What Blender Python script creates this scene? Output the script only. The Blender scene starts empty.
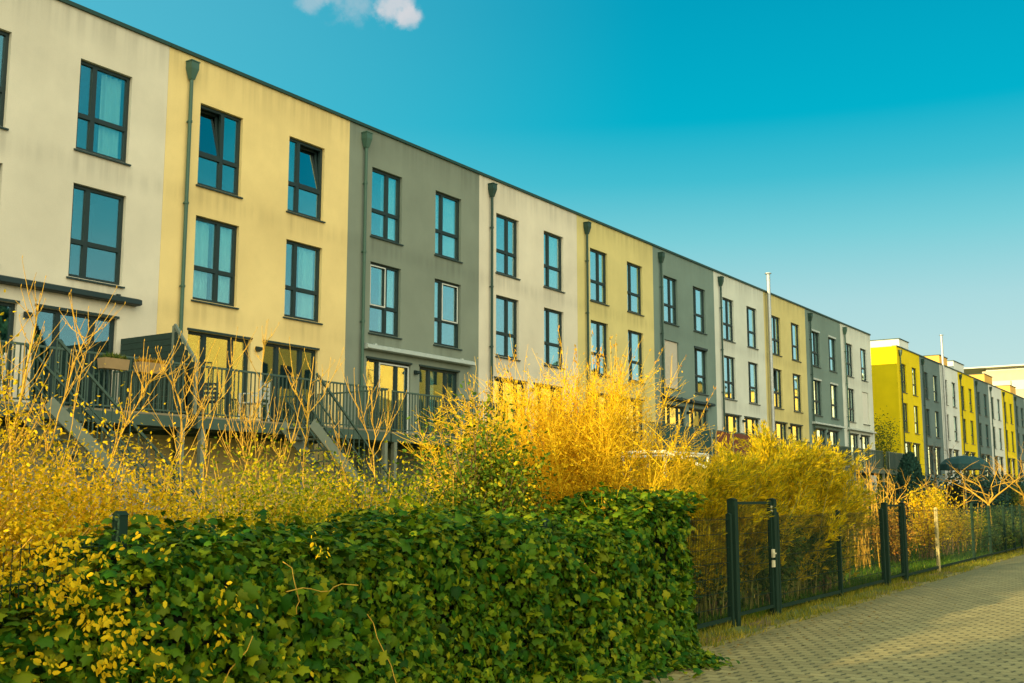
import bpy, math, random
import numpy as np
from mathutils import Vector, Matrix

random.seed(7)
rng = np.random.default_rng(11)
scene = bpy.context.scene
COL = scene.collection
R = math.radians

# ------------------------------------------------------------------ helpers
def tag(o, label=None, cat=None, group=None, kind=None):
    if label: o['label'] = label
    if cat: o['category'] = cat
    if group: o['group'] = group
    if kind: o['kind'] = kind
    return o

def empty(name, loc=(0, 0, 0), rz=0.0):
    o = bpy.data.objects.new(name, None)
    o.empty_display_size = 0.2
    o.location = loc
    o.rotation_euler = (0, 0, rz)
    COL.objects.link(o)
    return o

class MB:
    """Collects faces, builds one mesh object."""
    def __init__(self):
        self.v = []; self.f = []; self.m = []
    def poly(self, pts, m=0):
        b = len(self.v)
        self.v += [tuple(p) for p in pts]
        self.f.append(tuple(range(b, b + len(pts)))); self.m.append(m)
    def box(self, lo, hi, m=0):
        x0, y0, z0 = lo; x1, y1, z1 = hi
        b = len(self.v)
        self.v += [(x0,y0,z0),(x1,y0,z0),(x1,y1,z0),(x0,y1,z0),(x0,y0,z1),(x1,y0,z1),(x1,y1,z1),(x0,y1,z1)]
        for q in ((0,3,2,1),(4,5,6,7),(0,1,5,4),(1,2,6,5),(2,3,7,6),(3,0,4,7)):
            self.f.append(tuple(b + i for i in q)); self.m.append(m)
    def prism(self, outline, axis, a, b_, m=0):
        """outline in the other two axes (cyclic order), extruded from a to b_ along axis"""
        n = len(outline); base = len(self.v)
        def mk(p, t):
            if axis == 'x': return (t, p[0], p[1])
            if axis == 'y': return (p[0], t, p[1])
            return (p[0], p[1], t)
        self.v += [mk(p, a) for p in outline] + [mk(p, b_) for p in outline]
        self.f.append(tuple(base + i for i in range(n))); self.m.append(m)
        self.f.append(tuple(base + n + i for i in reversed(range(n)))); self.m.append(m)
        for i in range(n):
            j = (i + 1) % n
            self.f.append((base + i, base + n + i, base + n + j, base + j)); self.m.append(m)
    def tube(self, pts, radii, sides=6, m=0, cap=True):
        pts = [Vector(p) for p in pts]
        if not hasattr(radii, '__len__'): radii = [radii] * len(pts)
        rings = []
        prev = None
        for i, p in enumerate(pts):
            d = (pts[min(i + 1, len(pts) - 1)] - pts[max(i - 1, 0)])
            if d.length < 1e-9: d = Vector((0, 0, 1))
            d.normalize()
            if prev is None:
                u = d.orthogonal().normalized()
            else:
                u = (prev - d * prev.dot(d))
                u = u.normalized() if u.length > 1e-6 else d.orthogonal().normalized()
            prev = u
            w = d.cross(u)
            b = len(self.v)
            for k in range(sides):
                a = 2 * math.pi * k / sides
                self.v.append(tuple(p + (u * math.cos(a) + w * math.sin(a)) * radii[i]))
            rings.append(b)
        for i in range(len(rings) - 1):
            for k in range(sides):
                k2 = (k + 1) % sides
                self.f.append((rings[i] + k, rings[i] + k2, rings[i + 1] + k2, rings[i + 1] + k)); self.m.append(m)
        if cap:
            self.f.append(tuple(rings[0] + k for k in reversed(range(sides)))); self.m.append(m)
            self.f.append(tuple(rings[-1] + k for k in range(sides))); self.m.append(m)
    def bar(self, p, q, w, h, m=0):
        """rectangular bar from p to q, w horizontal, h vertical-ish"""
        p = Vector(p); q = Vector(q); d = (q - p).normalized()
        s = d.cross(Vector((0, 0, 1)))
        s = s.normalized() if s.length > 1e-4 else Vector((1, 0, 0))
        u = s.cross(d).normalized()
        b = len(self.v)
        for c in (p, q):
            for (i, j) in ((-1,-1),(1,-1),(1,1),(-1,1)):
                self.v.append(tuple(c + s * (i * w / 2) + u * (j * h / 2)))
        for qd in ((0,1,2,3),(7,6,5,4),(0,4,5,1),(1,5,6,2),(2,6,7,3),(3,7,4,0)):
            self.f.append(tuple(b + i for i in qd)); self.m.append(m)
    def build(self, name, mats, parent=None, smooth=False):
        me = bpy.data.meshes.new(name)
        me.from_pydata(self.v, [], self.f)
        if not isinstance(mats, (list, tuple)): mats = [mats]
        for mt in mats: me.materials.append(mt)
        if len(mats) > 1: me.polygons.foreach_set('material_index', self.m)
        if smooth: me.polygons.foreach_set('use_smooth', [True] * len(me.polygons))
        me.update()
        o = bpy.data.objects.new(name, me)
        COL.objects.link(o)
        if parent is not None: o.parent = parent
        return o

def place(name, me, parent=None, loc=(0, 0, 0), rz=0):
    o = bpy.data.objects.new(name, me)
    COL.objects.link(o)
    o.location = loc; o.rotation_euler = (0, 0, rz)
    if parent is not None: o.parent = parent
    return o

def np_mesh(name, verts, faces, mat, parent=None, smooth=False, midx=None):
    """verts (N,3), faces (F,k) constant k"""
    me = bpy.data.meshes.new(name)
    nf, k = faces.shape
    me.vertices.add(len(verts)); me.vertices.foreach_set('co', verts.astype(np.float32).ravel())
    me.loops.add(nf * k); me.loops.foreach_set('vertex_index', faces.astype(np.int32).ravel())
    me.polygons.add(nf)
    me.polygons.foreach_set('loop_start', np.arange(nf, dtype=np.int32) * k)
    me.polygons.foreach_set('loop_total', np.full(nf, k, dtype=np.int32))
    for mt in (mat if isinstance(mat, (list, tuple)) else [mat]): me.materials.append(mt)
    if midx is not None: me.polygons.foreach_set('material_index', midx.astype(np.int32))
    if smooth: me.polygons.foreach_set('use_smooth', np.ones(nf, dtype=bool))
    me.update(calc_edges=True); me.validate()
    o = bpy.data.objects.new(name, me)
    COL.objects.link(o)
    if parent is not None: o.parent = parent
    return o

def unit(a):
    return a / np.maximum(np.linalg.norm(a, axis=-1, keepdims=True), 1e-9)

# leaf templates: (verts (k,3): along, across, lift), tri faces
def leaf_template(outline, fold=0.25, droop=0.15):
    pts = [(0.45, 0.0, 0.0)] + [(u, v, -abs(v) * fold - u * u * droop) for u, v in outline]
    n = len(outline)
    fs = [(0, 1 + i, 1 + (i + 1) % n) for i in range(n)]
    return np.array(pts), np.array(fs)
IVY = leaf_template([(0.05,0),(-.08,-.25),(.12,-.52),(.34,-.36),(.62,-.42),(.68,-.2),(1.0,0),(.68,.2),(.62,.42),(.34,.36),(.12,.52),(-.08,.25)], .42, .3)
OVAL = leaf_template([(0,0),(.25,-.26),(.65,-.24),(1,0),(.65,.24),(.25,.26)], .35, .2)
LANCE = (np.array([(0,0,0),(.35,-.08,.02),(1,0,-.18),(.35,.08,.02)], float), np.array([(0,1,2),(0,2,3)]))
LEAFLET = (np.array([(0,0,0),(.4,-.2,.0),(1,0,-.1),(.4,.2,.0)], float), np.array([(0,1,2),(0,2,3)]))
NARROW = (np.array([(0,0,0),(.3,-.12,.0),(1,0,-.1),(.3,.12,.0)], float), np.array([(0,1,2),(0,2,3)]))

def leaf_mesh(name, P, axis, nrm, size, tmpl, mat, parent=None, midx=None):
    """P base points, axis leaf direction, nrm leaf normal"""
    tv, tf = tmpl
    a = unit(axis)
    n = unit(nrm - a * (nrm * a).sum(1, keepdims=True))
    c = np.cross(n, a)
    s = size[:, None, None]
    V = P[:, None, :] + s * (tv[None, :, 0:1] * a[:, None, :] + tv[None, :, 1:2] * c[:, None, :] + tv[None, :, 2:3] * n[:, None, :])
    k = len(tv)
    F = tf[None] + (np.arange(len(P)) * k)[:, None, None]
    mi = None if midx is None else np.repeat(midx, len(tf))
    return np_mesh(name, V.reshape(-1, 3), F.reshape(-1, 3), mat, parent, midx=mi)

def tubes_mesh(name, paths, radii, mat, parent=None, sides=3):
    """paths (N,S,3), radii (N,S)"""
    N, S, _ = paths.shape
    d = np.gradient(paths, axis=1); d = unit(d)
    ref = np.where(np.abs(d[..., 2:3]) > .9, np.array([1., 0, 0]), np.array([0., 0, 1]))
    u = unit(np.cross(d, ref)); w = np.cross(d, u)
    rings = []
    for k in range(sides):
        a = 2 * math.pi * k / sides
        rings.append(paths + radii[..., None] * (u * math.cos(a) + w * math.sin(a)))
    V = np.stack(rings, 2)                       # N,S,sides,3
    idx = np.arange(N * S * sides).reshape(N, S, sides)
    a = idx[:, :-1, :]; b = idx[:, 1:, :]
    F = np.stack([a, np.roll(a, -1, 2), np.roll(b, -1, 2), b], -1).reshape(-1, 4)
    return np_mesh(name, V.reshape(-1, 3), F, mat, parent)

def rand_dirs(n):
    return unit(rng.normal(size=(n, 3)))

# ------------------------------------------------------------------ materials
def new_mat(name):
    m = bpy.data.materials.new(name); m.use_nodes = True
    nt = m.node_tree
    for n in list(nt.nodes): nt.nodes.remove(n)
    out = nt.nodes.new('ShaderNodeOutputMaterial')
    return m, nt, out

def N(nt, typ, **kw):
    n = nt.nodes.new(typ)
    for k, v in kw.items():
        if k in n.bl_rna.properties: setattr(n, k, v)
        else: n.inputs[k].default_value = v
    return n

def mixc(nt, fac, a, b, blend='MIX'):
    n = nt.nodes.new('ShaderNodeMix'); n.data_type = 'RGBA'; n.blend_type = blend
    for sock, val in ((n.inputs[0], fac), (n.inputs[6], a), (n.inputs[7], b)):
        if isinstance(val, bpy.types.NodeSocket): nt.links.new(val, sock)
        elif isinstance(val, (int, float)): sock.default_value = val
        else: sock.default_value = (*val, 1) if len(val) == 3 else val
    return n.outputs[2]

def plain(name, col, rough=.6, metal=0., vary=.15, scale=6., bump=0.):
    m, nt, out = new_mat(name)
    p = N(nt, 'ShaderNodeBsdfPrincipled', Roughness=rough, Metallic=metal)
    tc = N(nt, 'ShaderNodeTexCoord')
    nz = N(nt, 'ShaderNodeTexNoise', Scale=scale, Detail=5.)
    nt.links.new(tc.outputs['Object'], nz.inputs['Vector'])
    c = mixc(nt, nz.outputs['Fac'], tuple(x * (1 - vary) for x in col), tuple(min(1, x * (1 + vary)) for x in col))
    nt.links.new(c, p.inputs['Base Color'])
    if bump:
        b = N(nt, 'ShaderNodeBump', Strength=bump, Distance=.01)
        nt.links.new(nz.outputs['Fac'], b.inputs['Height']); nt.links.new(b.outputs[0], p.inputs['Normal'])
    nt.links.new(p.outputs[0], out.inputs[0])
    return m

def leafy(name, cols, rough=.5, trans=.3, spec=.06):
    """per-leaf colour choice from a list, slight translucency"""
    m, nt, out = new_mat(name)
    g = N(nt, 'ShaderNodeNewGeometry')
    r = N(nt, 'ShaderNodeValToRGB')
    cr = r.color_ramp
    while len(cr.elements) < len(cols): cr.elements.new(.5)
    for i, c in enumerate(cols):
        cr.elements[i].position = i / max(1, len(cols) - 1)
        cr.elements[i].color = (*c, 1)
    nt.links.new(g.outputs['Random Per Island'], r.inputs[0])
    p = N(nt, 'ShaderNodeBsdfPrincipled', Roughness=rough)
    p.inputs['Specular IOR Level'].default_value = spec
    nt.links.new(r.outputs[0], p.inputs['Base Color'])
    t = N(nt, 'ShaderNodeBsdfTranslucent')
    nt.links.new(r.outputs[0], t.inputs['Color'])
    mx = N(nt, 'ShaderNodeMixShader'); mx.inputs[0].default_value = trans
    nt.links.new(p.outputs[0], mx.inputs[1]); nt.links.new(t.outputs[0], mx.inputs[2])
    nt.links.new(mx.outputs[0], out.inputs[0])
    return m

def plaster(name, col, stain=.5):
    """rendered facade: mottled, dirty runs under the coping, faint slab bands"""
    m, nt, out = new_mat(name)
    L = nt.links
    tc = N(nt, 'ShaderNodeTexCoord'); geo = N(nt, 'ShaderNodeNewGeometry')
    p = N(nt, 'ShaderNodeBsdfPrincipled', Roughness=.9)
    p.inputs['Specular IOR Level'].default_value = .15
    n1 = N(nt, 'ShaderNodeTexNoise', Scale=.55, Detail=6., Roughness=.6); L.new(geo.outputs['Position'], n1.inputs['Vector'])
    n2 = N(nt, 'ShaderNodeTexNoise', Scale=60., Detail=3.); L.new(geo.outputs['Position'], n2.inputs['Vector'])
    mp = N(nt, 'ShaderNodeMapping'); mp.inputs['Scale'].default_value = (5, 5, .22); L.new(geo.outputs['Position'], mp.inputs['Vector'])
    n3 = N(nt, 'ShaderNodeTexNoise', Scale=1., Detail=4.); L.new(mp.outputs[0], n3.inputs['Vector'])
    sp = N(nt, 'ShaderNodeSeparateXYZ'); L.new(geo.outputs['Position'], sp.inputs[0])
    def bandz(z0, half, soft=1.):
        s = N(nt, 'ShaderNodeMath', operation='SUBTRACT'); L.new(sp.outputs[2], s.inputs[0]); s.inputs[1].default_value = z0
        a = N(nt, 'ShaderNodeMath', operation='ABSOLUTE'); L.new(s.outputs[0], a.inputs[0])
        r = N(nt, 'ShaderNodeMapRange', interpolation_type='SMOOTHSTEP'); L.new(a.outputs[0], r.inputs[0])
        r.inputs[1].default_value = 0; r.inputs[2].default_value = half; r.inputs[3].default_value = 1; r.inputs[4].default_value = 0
        return r.outputs[0]
    tot = None
    for z0, h, k in ((12.25, 1.0, 1.), (8.85, .4, .55), (6.02, .35, .4), (10.9, 1.0, .15)):
        b = bandz(z0, h)
        q = N(nt, 'ShaderNodeMath', operation='MULTIPLY'); L.new(b, q.inputs[0]); q.inputs[1].default_value = k
        if tot is None: tot = q.outputs[0]
        else:
            ad = N(nt, 'ShaderNodeMath', operation='ADD'); L.new(tot, ad.inputs[0]); L.new(q.outputs[0], ad.inputs[1]); tot = ad.outputs[0]
    so_ = N(nt, 'ShaderNodeSeparateXYZ'); L.new(tc.outputs['Object'], so_.inputs[0])
    ym = None
    for yc, hw in ((1.655, .72), (4.605, .72)):
        s1 = N(nt, 'ShaderNodeMath', operation='SUBTRACT'); L.new(so_.outputs[1], s1.inputs[0]); s1.inputs[1].default_value = yc
        s2 = N(nt, 'ShaderNodeMath', operation='ABSOLUTE'); L.new(s1.outputs[0], s2.inputs[0])
        s3 = N(nt, 'ShaderNodeMapRange', interpolation_type='SMOOTHSTEP'); L.new(s2.outputs[0], s3.inputs[0]); s3.inputs[1].default_value = hw - .12; s3.inputs[2].default_value = hw + .06; s3.inputs[3].default_value = 1; s3.inputs[4].default_value = 0
        if ym is None: ym = s3.outputs[0]
        else:
            s4 = N(nt, 'ShaderNodeMath', operation='ADD'); L.new(ym, s4.inputs[0]); L.new(s3.outputs[0], s4.inputs[1]); ym = s4.outputs[0]
    for zs in (9.13, 6.32):
        s1 = N(nt, 'ShaderNodeMath', operation='SUBTRACT'); s1.inputs[0].default_value = zs; L.new(sp.outputs[2], s1.inputs[1])
        s2 = N(nt, 'ShaderNodeMapRange'); L.new(s1.outputs[0], s2.inputs[0]); s2.inputs[1].default_value = 0; s2.inputs[2].default_value = .75; s2.inputs[3].default_value = 1; s2.inputs[4].default_value = 0
        s3 = N(nt, 'ShaderNodeMath', operation='GREATER_THAN'); L.new(s1.outputs[0], s3.inputs[0]); s3.inputs[1].default_value = 0.
        s4 = N(nt, 'ShaderNodeMath', operation='MULTIPLY'); L.new(s2.outputs[0], s4.inputs[0]); L.new(s3.outputs[0], s4.inputs[1])
        s5 = N(nt, 'ShaderNodeMath', operation='MULTIPLY'); L.new(s4.outputs[0], s5.inputs[0]); L.new(ym, s5.inputs[1])
        s6 = N(nt, 'ShaderNodeMath', operation='MULTIPLY_ADD'); L.new(s5.outputs[0], s6.inputs[0]); s6.inputs[1].default_value = .8; L.new(tot, s6.inputs[2]); tot = s6.outputs[0]
    st = N(nt, 'ShaderNodeMapRange', interpolation_type='SMOOTHSTEP'); L.new(n3.outputs['Fac'], st.inputs[0])
    st.inputs[1].default_value = .35; st.inputs[2].default_value = .7; st.inputs[3].default_value = .3; st.inputs[4].default_value = 1
    mu = N(nt, 'ShaderNodeMath', operation='MULTIPLY'); L.new(tot, mu.inputs[0]); L.new(st.outputs[0], mu.inputs[1])
    mu2 = N(nt, 'ShaderNodeMath', operation='MULTIPLY'); L.new(mu.outputs[0], mu2.inputs[0]); mu2.inputs[1].default_value = stain; mu2.use_clamp = True
    base = mixc(nt, n1.outputs['Fac'], tuple(x * .74 for x in col), tuple(min(1, x * 1.22) for x in col))
    base = mixc(nt, mu2.outputs[0], base, tuple(x * .5 for x in col))
    fine = N(nt, 'ShaderNodeMapRange'); L.new(n2.outputs['Fac'], fine.inputs[0]); fine.inputs[3].default_value = .86; fine.inputs[4].default_value = 1.12
    cmb = N(nt, 'ShaderNodeCombineColor'); 
    for i in range(3): L.new(fine.outputs[0], cmb.inputs[i])
    base = mixc(nt, 1., base, cmb.outputs[0], 'MULTIPLY')
    L.new(base, p.inputs['Base Color'])
    b = N(nt, 'ShaderNodeBump', Strength=.25, Distance=.01); L.new(n2.outputs['Fac'], b.inputs['Height']); L.new(b.outputs[0], p.inputs['Normal'])
    L.new(p.outputs[0], out.inputs[0])
    return m

def glass(name, tint=(.74, .92, .92), lo=.26, hi=.97):
    m, nt, out = new_mat(name); L = nt.links
    tr = N(nt, 'ShaderNodeBsdfTransparent'); tr.inputs[0].default_value = (*tint, 1)
    gl = N(nt, 'ShaderNodeBsdfGlossy', Roughness=.015); gl.inputs['Color'].default_value = (.76, .98, .97, 1)
    geo = N(nt, 'ShaderNodeNewGeometry')
    nz = N(nt, 'ShaderNodeTexNoise', Scale=1.3, Detail=1.); L.new(geo.outputs['Position'], nz.inputs['Vector'])
    b = N(nt, 'ShaderNodeBump', Strength=.12, Distance=.02); L.new(nz.outputs['Fac'], b.inputs['Height']); L.new(b.outputs[0], gl.inputs['Normal'])
    lw = N(nt, 'ShaderNodeLayerWeight', Blend=.5)
    mr = N(nt, 'ShaderNodeMapRange'); L.new(lw.outputs['Facing'], mr.inputs[0]); mr.inputs[1].default_value = .25; mr.inputs[2].default_value = .75
    mr.inputs[3].default_value = lo; mr.inputs[4].default_value = hi
    mx = N(nt, 'ShaderNodeMixShader'); L.new(mr.outputs[0], mx.inputs[0]); L.new(tr.outputs[0], mx.inputs[1]); L.new(gl.outputs[0], mx.inputs[2])
    L.new(mx.outputs[0], out.inputs[0])
    return m

M = {}
M['cream'] = plaster('cream_render', (.70, .625, .49))
M['pale'] = plaster('pale_render', (.64, .645, .555))
M['white'] = plaster('white_render', (.68, .69, .63), .2)
M['yellow'] = plaster('yellow_render', (.84, .62, .27))
M['mustard'] = plaster('mustard_render', (.66, .55, .23))
M['grey'] = plaster('grey_render', (.22, .25, .20))
M['bluegrey'] = plaster('bluegrey_render', (.18, .245, .215), .25)
M['slate'] = plaster('slate_render', (.135, .19, .185), .2)
M['lemon'] = plaster('lemon_render', (.80, .59, .006), .12)
M['gold'] = plaster('golden_render', (.80, .44, .10), .1)
M['frame'] = plain('window_frame_paint', (.004, .020, .020), .55)
M['white_frame'] = plain('white_screen_frame', (.6, .6, .55), .4)
M['room'] = plain('dark_room', (.016, .022, .022), .9)
M['sill'] = plain('sill_metal', (.012, .032, .028), .55)
M['coping'] = plain('coping_metal', (.008, .045, .032), .6)
M['zinc'] = plain('zinc_pipe', (.05, .115, .08), .6, 0)
M['dark_pipe'] = plain('dark_pipe', (.014, .05, .036), .6, 0)
M['steel_flue'] = plain('bright_flue', (.40, .41, .40), .4, .7, .2)
M['glass'] = glass('window_glass')
M['curtain'] = plain('sheer_curtain', (.86, .85, .80), .9, 0, .06)
M['shutter'] = plain('beige_shutter', (.62, .55, .44), .6, 0, .05)
M['awn_dark'] = plain('dark_awning', (.006, .022, .022), .6)
M['awn_pale'] = plain('pale_awning', (.42, .46, .42), .45)
M['stone'] = plaster('pale_stone', (.50, .42, .30), .1)
M['roof'] = plain('roof_felt', (.10, .10, .09), .9)
M['deck_steel'] = plain('galvanised_steel', (.065, .11, .085), .55, .2)
M['deck_board'] = plain('deck_boards', (.24, .20, .12), .8)
M['post_metal'] = plain('post_zinc', (.22, .25, .19), .5, .3)
M['screen_green'] = plain('green_screen', (.020, .045, .034), .8, 0, .3, 12)
M['screen_teal'] = plain('teal_screen', (.012, .06, .058), .8, 0, .3, 3)
M['screen_red'] = plain('red_screen', (.16, .045, .02), .9, 0, .4, 14)
M['trough'] = plain('trough_clay', (.40, .26, .12), .8)
M['lantern'] = plain('orange_paper', (.7, .2, .05), .8)
M['lantern_y'] = plain('yellow_paper', (.7, .5, .1), .8)
M['white_paint'] = plain('white_paint', (.75, .74, .66), .5, 0, .05)
M['chair_dark'] = plain('dark_chair', (.03, .035, .03), .6)
M['fence'] = plain('fence_coating', (.010, .030, .018), .75)
for _n in M['fence'].node_tree.nodes:
    if _n.type == 'BSDF_PRINCIPLED': _n.inputs['Specular IOR Level'].default_value = .15
M['fence_tan'] = plain('wood_post', (.55, .42, .16), .8, 0, .3, 10)
M['lock'] = plain('lock_plate', (.62, .56, .36), .4)
M['bark'] = plain('golden_bark', (.52, .29, .022), .85, 0, .5, 14)
M['bark_dark'] = plain('brown_bark', (.20, .12, .045), .85, 0, .35, 9)
M['twig_y'] = leafy('willow_twigs', [(.78, .48, .015), (.86, .56, .02), (.66, .38, .015)], .6, .1)
M['bud'] = leafy('willow_leaves', [(.94, .60, .008), (.88, .52, .008), (.94, .66, .02), (.62, .34, .015)], .6, .45)
M['ivy'] = leafy('ivy_leaves', [(.010, .05, .003), (.035, .12, .006), (.012, .06, .003), (.10, .19, .008), (.03, .10, .005), (.27, .31, .008), (.008, .04, .003), (.15, .23, .006), (.02, .08, .004), (.30, .29, .008)], .5, .3, .10)
M['yleaf'] = leafy('yellow_leaves', [(.94, .60, .010), (.66, .44, .012), (.94, .64, .02), (.34, .32, .015), (.90, .52, .01), (.94, .60, .012), (.80, .52, .012), (.18, .20, .012)], .55, .45)
M['ygleaf'] = leafy('yellowgreen_leaves', [(.86, .58, .010), (.16, .25, .012), (.92, .62, .012), (.07, .15, .008), (.45, .42, .015), (.10, .18, .01), (.86, .54, .010)], .5, .42)
M['glossleaf'] = leafy('shrub_leaves', [(.80, .56, .010), (.06, .13, .008), (.30, .32, .015), (.04, .10, .006), (.10, .18, .010), (.08, .15, .008)], .45, .35, .1)
M['bamboo'] = leafy('bamboo_leaves', [(.92, .60, .008), (.40, .36, .012), (.94, .64, .012), (.16, .20, .012), (.86, .54, .010), (.28, .28, .012)], .5, .45)
M['cane'] = plain('bamboo_cane', (.26, .22, .03), .6, 0, .4, 9)
M['orange'] = leafy('orange_leaves', [(.62, .32, .03), (.5, .34, .03), (.66, .26, .04), (.4, .30, .03)], .6, .3)
M['darkleaf'] = leafy('dark_needles', [(.018, .065, .05), (.035, .085, .06), (.02, .05, .035)], .6, .1)
M['gardenleaf'] = leafy('garden_leaves', [(.05, .11, .02), (.10, .15, .025), (.20, .20, .03), (.04, .08, .02)], .5, .25)
M['core_dark'] = plain('hedge_core_shade', (.008, .014, .004), .95, 0, .4, 8)  # near-black filler for hedge insides, the shade put into its colour
M['litter'] = leafy('dry_leaves', [(.32, .20, .04), (.18, .10, .03), (.45, .32, .06)], .7, .1)
M['lawn'] = leafy('lawn_blades', [(.05, .14, .012), (.10, .20, .015), (.04, .10, .01), (.22, .26, .02)], .6, .3)
M['grass'] = leafy('grass_blades', [(.16, .20, .02), (.34, .28, .03), (.09, .14, .02), (.5, .36, .04)], .6, .3)

# ------------------------------------------------------------------ sun, sky, camera
SUN_A, SUN_E = R(11.5), R(11.0)
trav = Vector((math.sin(SUN_A) * math.cos(SUN_E), math.cos(SUN_A) * math.cos(SUN_E), -math.sin(SUN_E)))
sl = bpy.data.lights.new('sun', 'SUN'); sl.energy = 5.0; sl.angle = R(.5); sl.color = (1.0, .81, .40)
so = bpy.data.objects.new('sun', sl); COL.objects.link(so); so.location = (-30, -60, 40)
so.rotation_euler = trav.to_track_quat('-Z', 'Y').to_euler()

w = bpy.data.worlds.new('World'); scene.world = w; w.use_nodes = True
nt = w.node_tree; L = nt.links
for n in list(nt.nodes): nt.nodes.remove(n)
wo = N(nt, 'ShaderNodeOutputWorld'); bg = N(nt, 'ShaderNodeBackground', Strength=.0585)
sky = N(nt, 'ShaderNodeTexSky', sky_type='NISHITA'); sky.sun_disc = False
sky.sun_elevation = SUN_E; sky.sun_rotation = math.pi + SUN_A; sky.altitude = 60; sky.air_density = 1.; sky.dust_density = .6; sky.ozone_density = 2.
tc = N(nt, 'ShaderNodeTexCoord')
vn = N(nt, 'ShaderNodeVectorMath', operation='NORMALIZE'); L.new(tc.outputs['Generated'], vn.inputs[0])
sep = N(nt, 'ShaderNodeSeparateXYZ'); L.new(vn.outputs[0], sep.inputs[0])
rmp = N(nt, 'ShaderNodeValToRGB'); L.new(sep.outputs[2], rmp.inputs[0])
SKY_STOPS = [(0., (6.0, 7.2, 7.2)), (.10, (5.9, 7.8, 7.5)), (.17, (4.4, 7.2, 7.4)), (.23, (2.1, 6.4, 7.0)), (.28, (.6, 5.3, 6.5)), (.33, (.0, 4.5, 6.1)), (.42, (.0, 3.7, 5.4)), (.7, (.0, 2.9, 4.6)), (1., (.0, 2.4, 4.0))]
cr = rmp.color_ramp
while len(cr.elements) < len(SKY_STOPS): cr.elements.new(.5)
for e_, (p_, c_) in zip(cr.elements, SKY_STOPS):
    e_.position = p_; e_.color = (*c_, 1)
tint = mixc(nt, 1., sky.outputs[0], (.04, .95, 1.0), 'MULTIPLY')
col = mixc(nt, .9, tint, rmp.outputs[0])
# paler towards the sun's side of the sky
def dotdir(d):
    n = N(nt, 'ShaderNodeVectorMath', operation='DOT_PRODUCT'); L.new(vn.outputs[0], n.inputs[0]); n.inputs[1].default_value = Vector(d).normalized(); return n.outputs['Value']
def mrange(s, a, b, c=0., d=1., smooth=True):
    n = N(nt, 'ShaderNodeMapRange', interpolation_type='SMOOTHSTEP' if smooth else 'LINEAR'); L.new(s, n.inputs[0])
    for i, v in enumerate((a, b, c, d)): n.inputs[1 + i].default_value = v
    return n.outputs[0]
def mul(a, b):
    n = N(nt, 'ShaderNodeMath', operation='MULTIPLY'); L.new(a, n.inputs[0])
    if isinstance(b, float): n.inputs[1].default_value = b
    else: L.new(b, n.inputs[1])
    return n.outputs[0]
pale = mrange(dotdir((-1, .1, .25)), .55, 1., 0., .6)
col = mixc(nt, pale, col, (1.6, 5.7, 7.0))
# warm fill glow added to the unseen sky behind the viewer, for the shaded fronts
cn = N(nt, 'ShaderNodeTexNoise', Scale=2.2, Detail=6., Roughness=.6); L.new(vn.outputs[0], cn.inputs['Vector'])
fill_glow = mul(mrange(dotdir((.74, -.46, .50)), .45, .92), mrange(cn.outputs['Fac'], .28, .62, .35, 1.))
col = mixc(nt, fill_glow, col, (31., 29.8, 21.))
# two small fair-weather clouds
c2 = N(nt, 'ShaderNodeTexNoise', Scale=46., Detail=8., Roughness=.6); L.new(vn.outputs[0], c2.inputs['Vector'])
for d, r_, k in (((-.594, .690, .427), .028, .85), ((-.586, .697, .416), .018, .8), ((-.642, .637, .424), .022, .4), ((-.615, .655, .436), .045, .35)):
    ar = N(nt, 'ShaderNodeVectorMath', operation='DISTANCE'); L.new(vn.outputs[0], ar.inputs[0]); ar.inputs[1].default_value = Vector(d).normalized()
    fall = mrange(ar.outputs['Value'], r_ * .1, r_, 1., 0.)
    ad = N(nt, 'ShaderNodeMath', operation='MULTIPLY_ADD'); L.new(fall, ad.inputs[0]); ad.inputs[1].default_value = .62; L.new(mul(c2.outputs['Fac'], 1.25), ad.inputs[2])
    fac = mul(mul(mrange(ad.outputs[0], .72, 1.22), mrange(ar.outputs['Value'], r_ * .6, r_, 1., 0.)), k)
    col = mixc(nt, fac, col, (6.6, 6.7, 7.0))
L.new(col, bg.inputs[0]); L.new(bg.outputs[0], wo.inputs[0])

cam = bpy.data.cameras.new('camera'); cam.sensor_width = 36; cam.lens = 1093.53 / 1024 * 36; cam.clip_end = 4000
co = bpy.data.objects.new('camera', cam); COL.objects.link(co); scene.camera = co
co.location = (0, 0, 1.7); co.rotation_euler = (R(90 + 8.1618), 0, R(34.2637))
scene.view_settings.view_transform = 'Standard'; scene.view_settings.look = 'None'
scene.view_settings.exposure = .80; scene.view_settings.gamma = 1
scene.render.engine = 'CYCLES'
scene.cycles.max_bounces = 8; scene.cycles.transparent_max_bounces = 16
scene.cycles.use_denoising = True
try: scene.cycles.denoiser = 'OPENIMAGEDENOISE'
except Exception: pass

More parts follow.
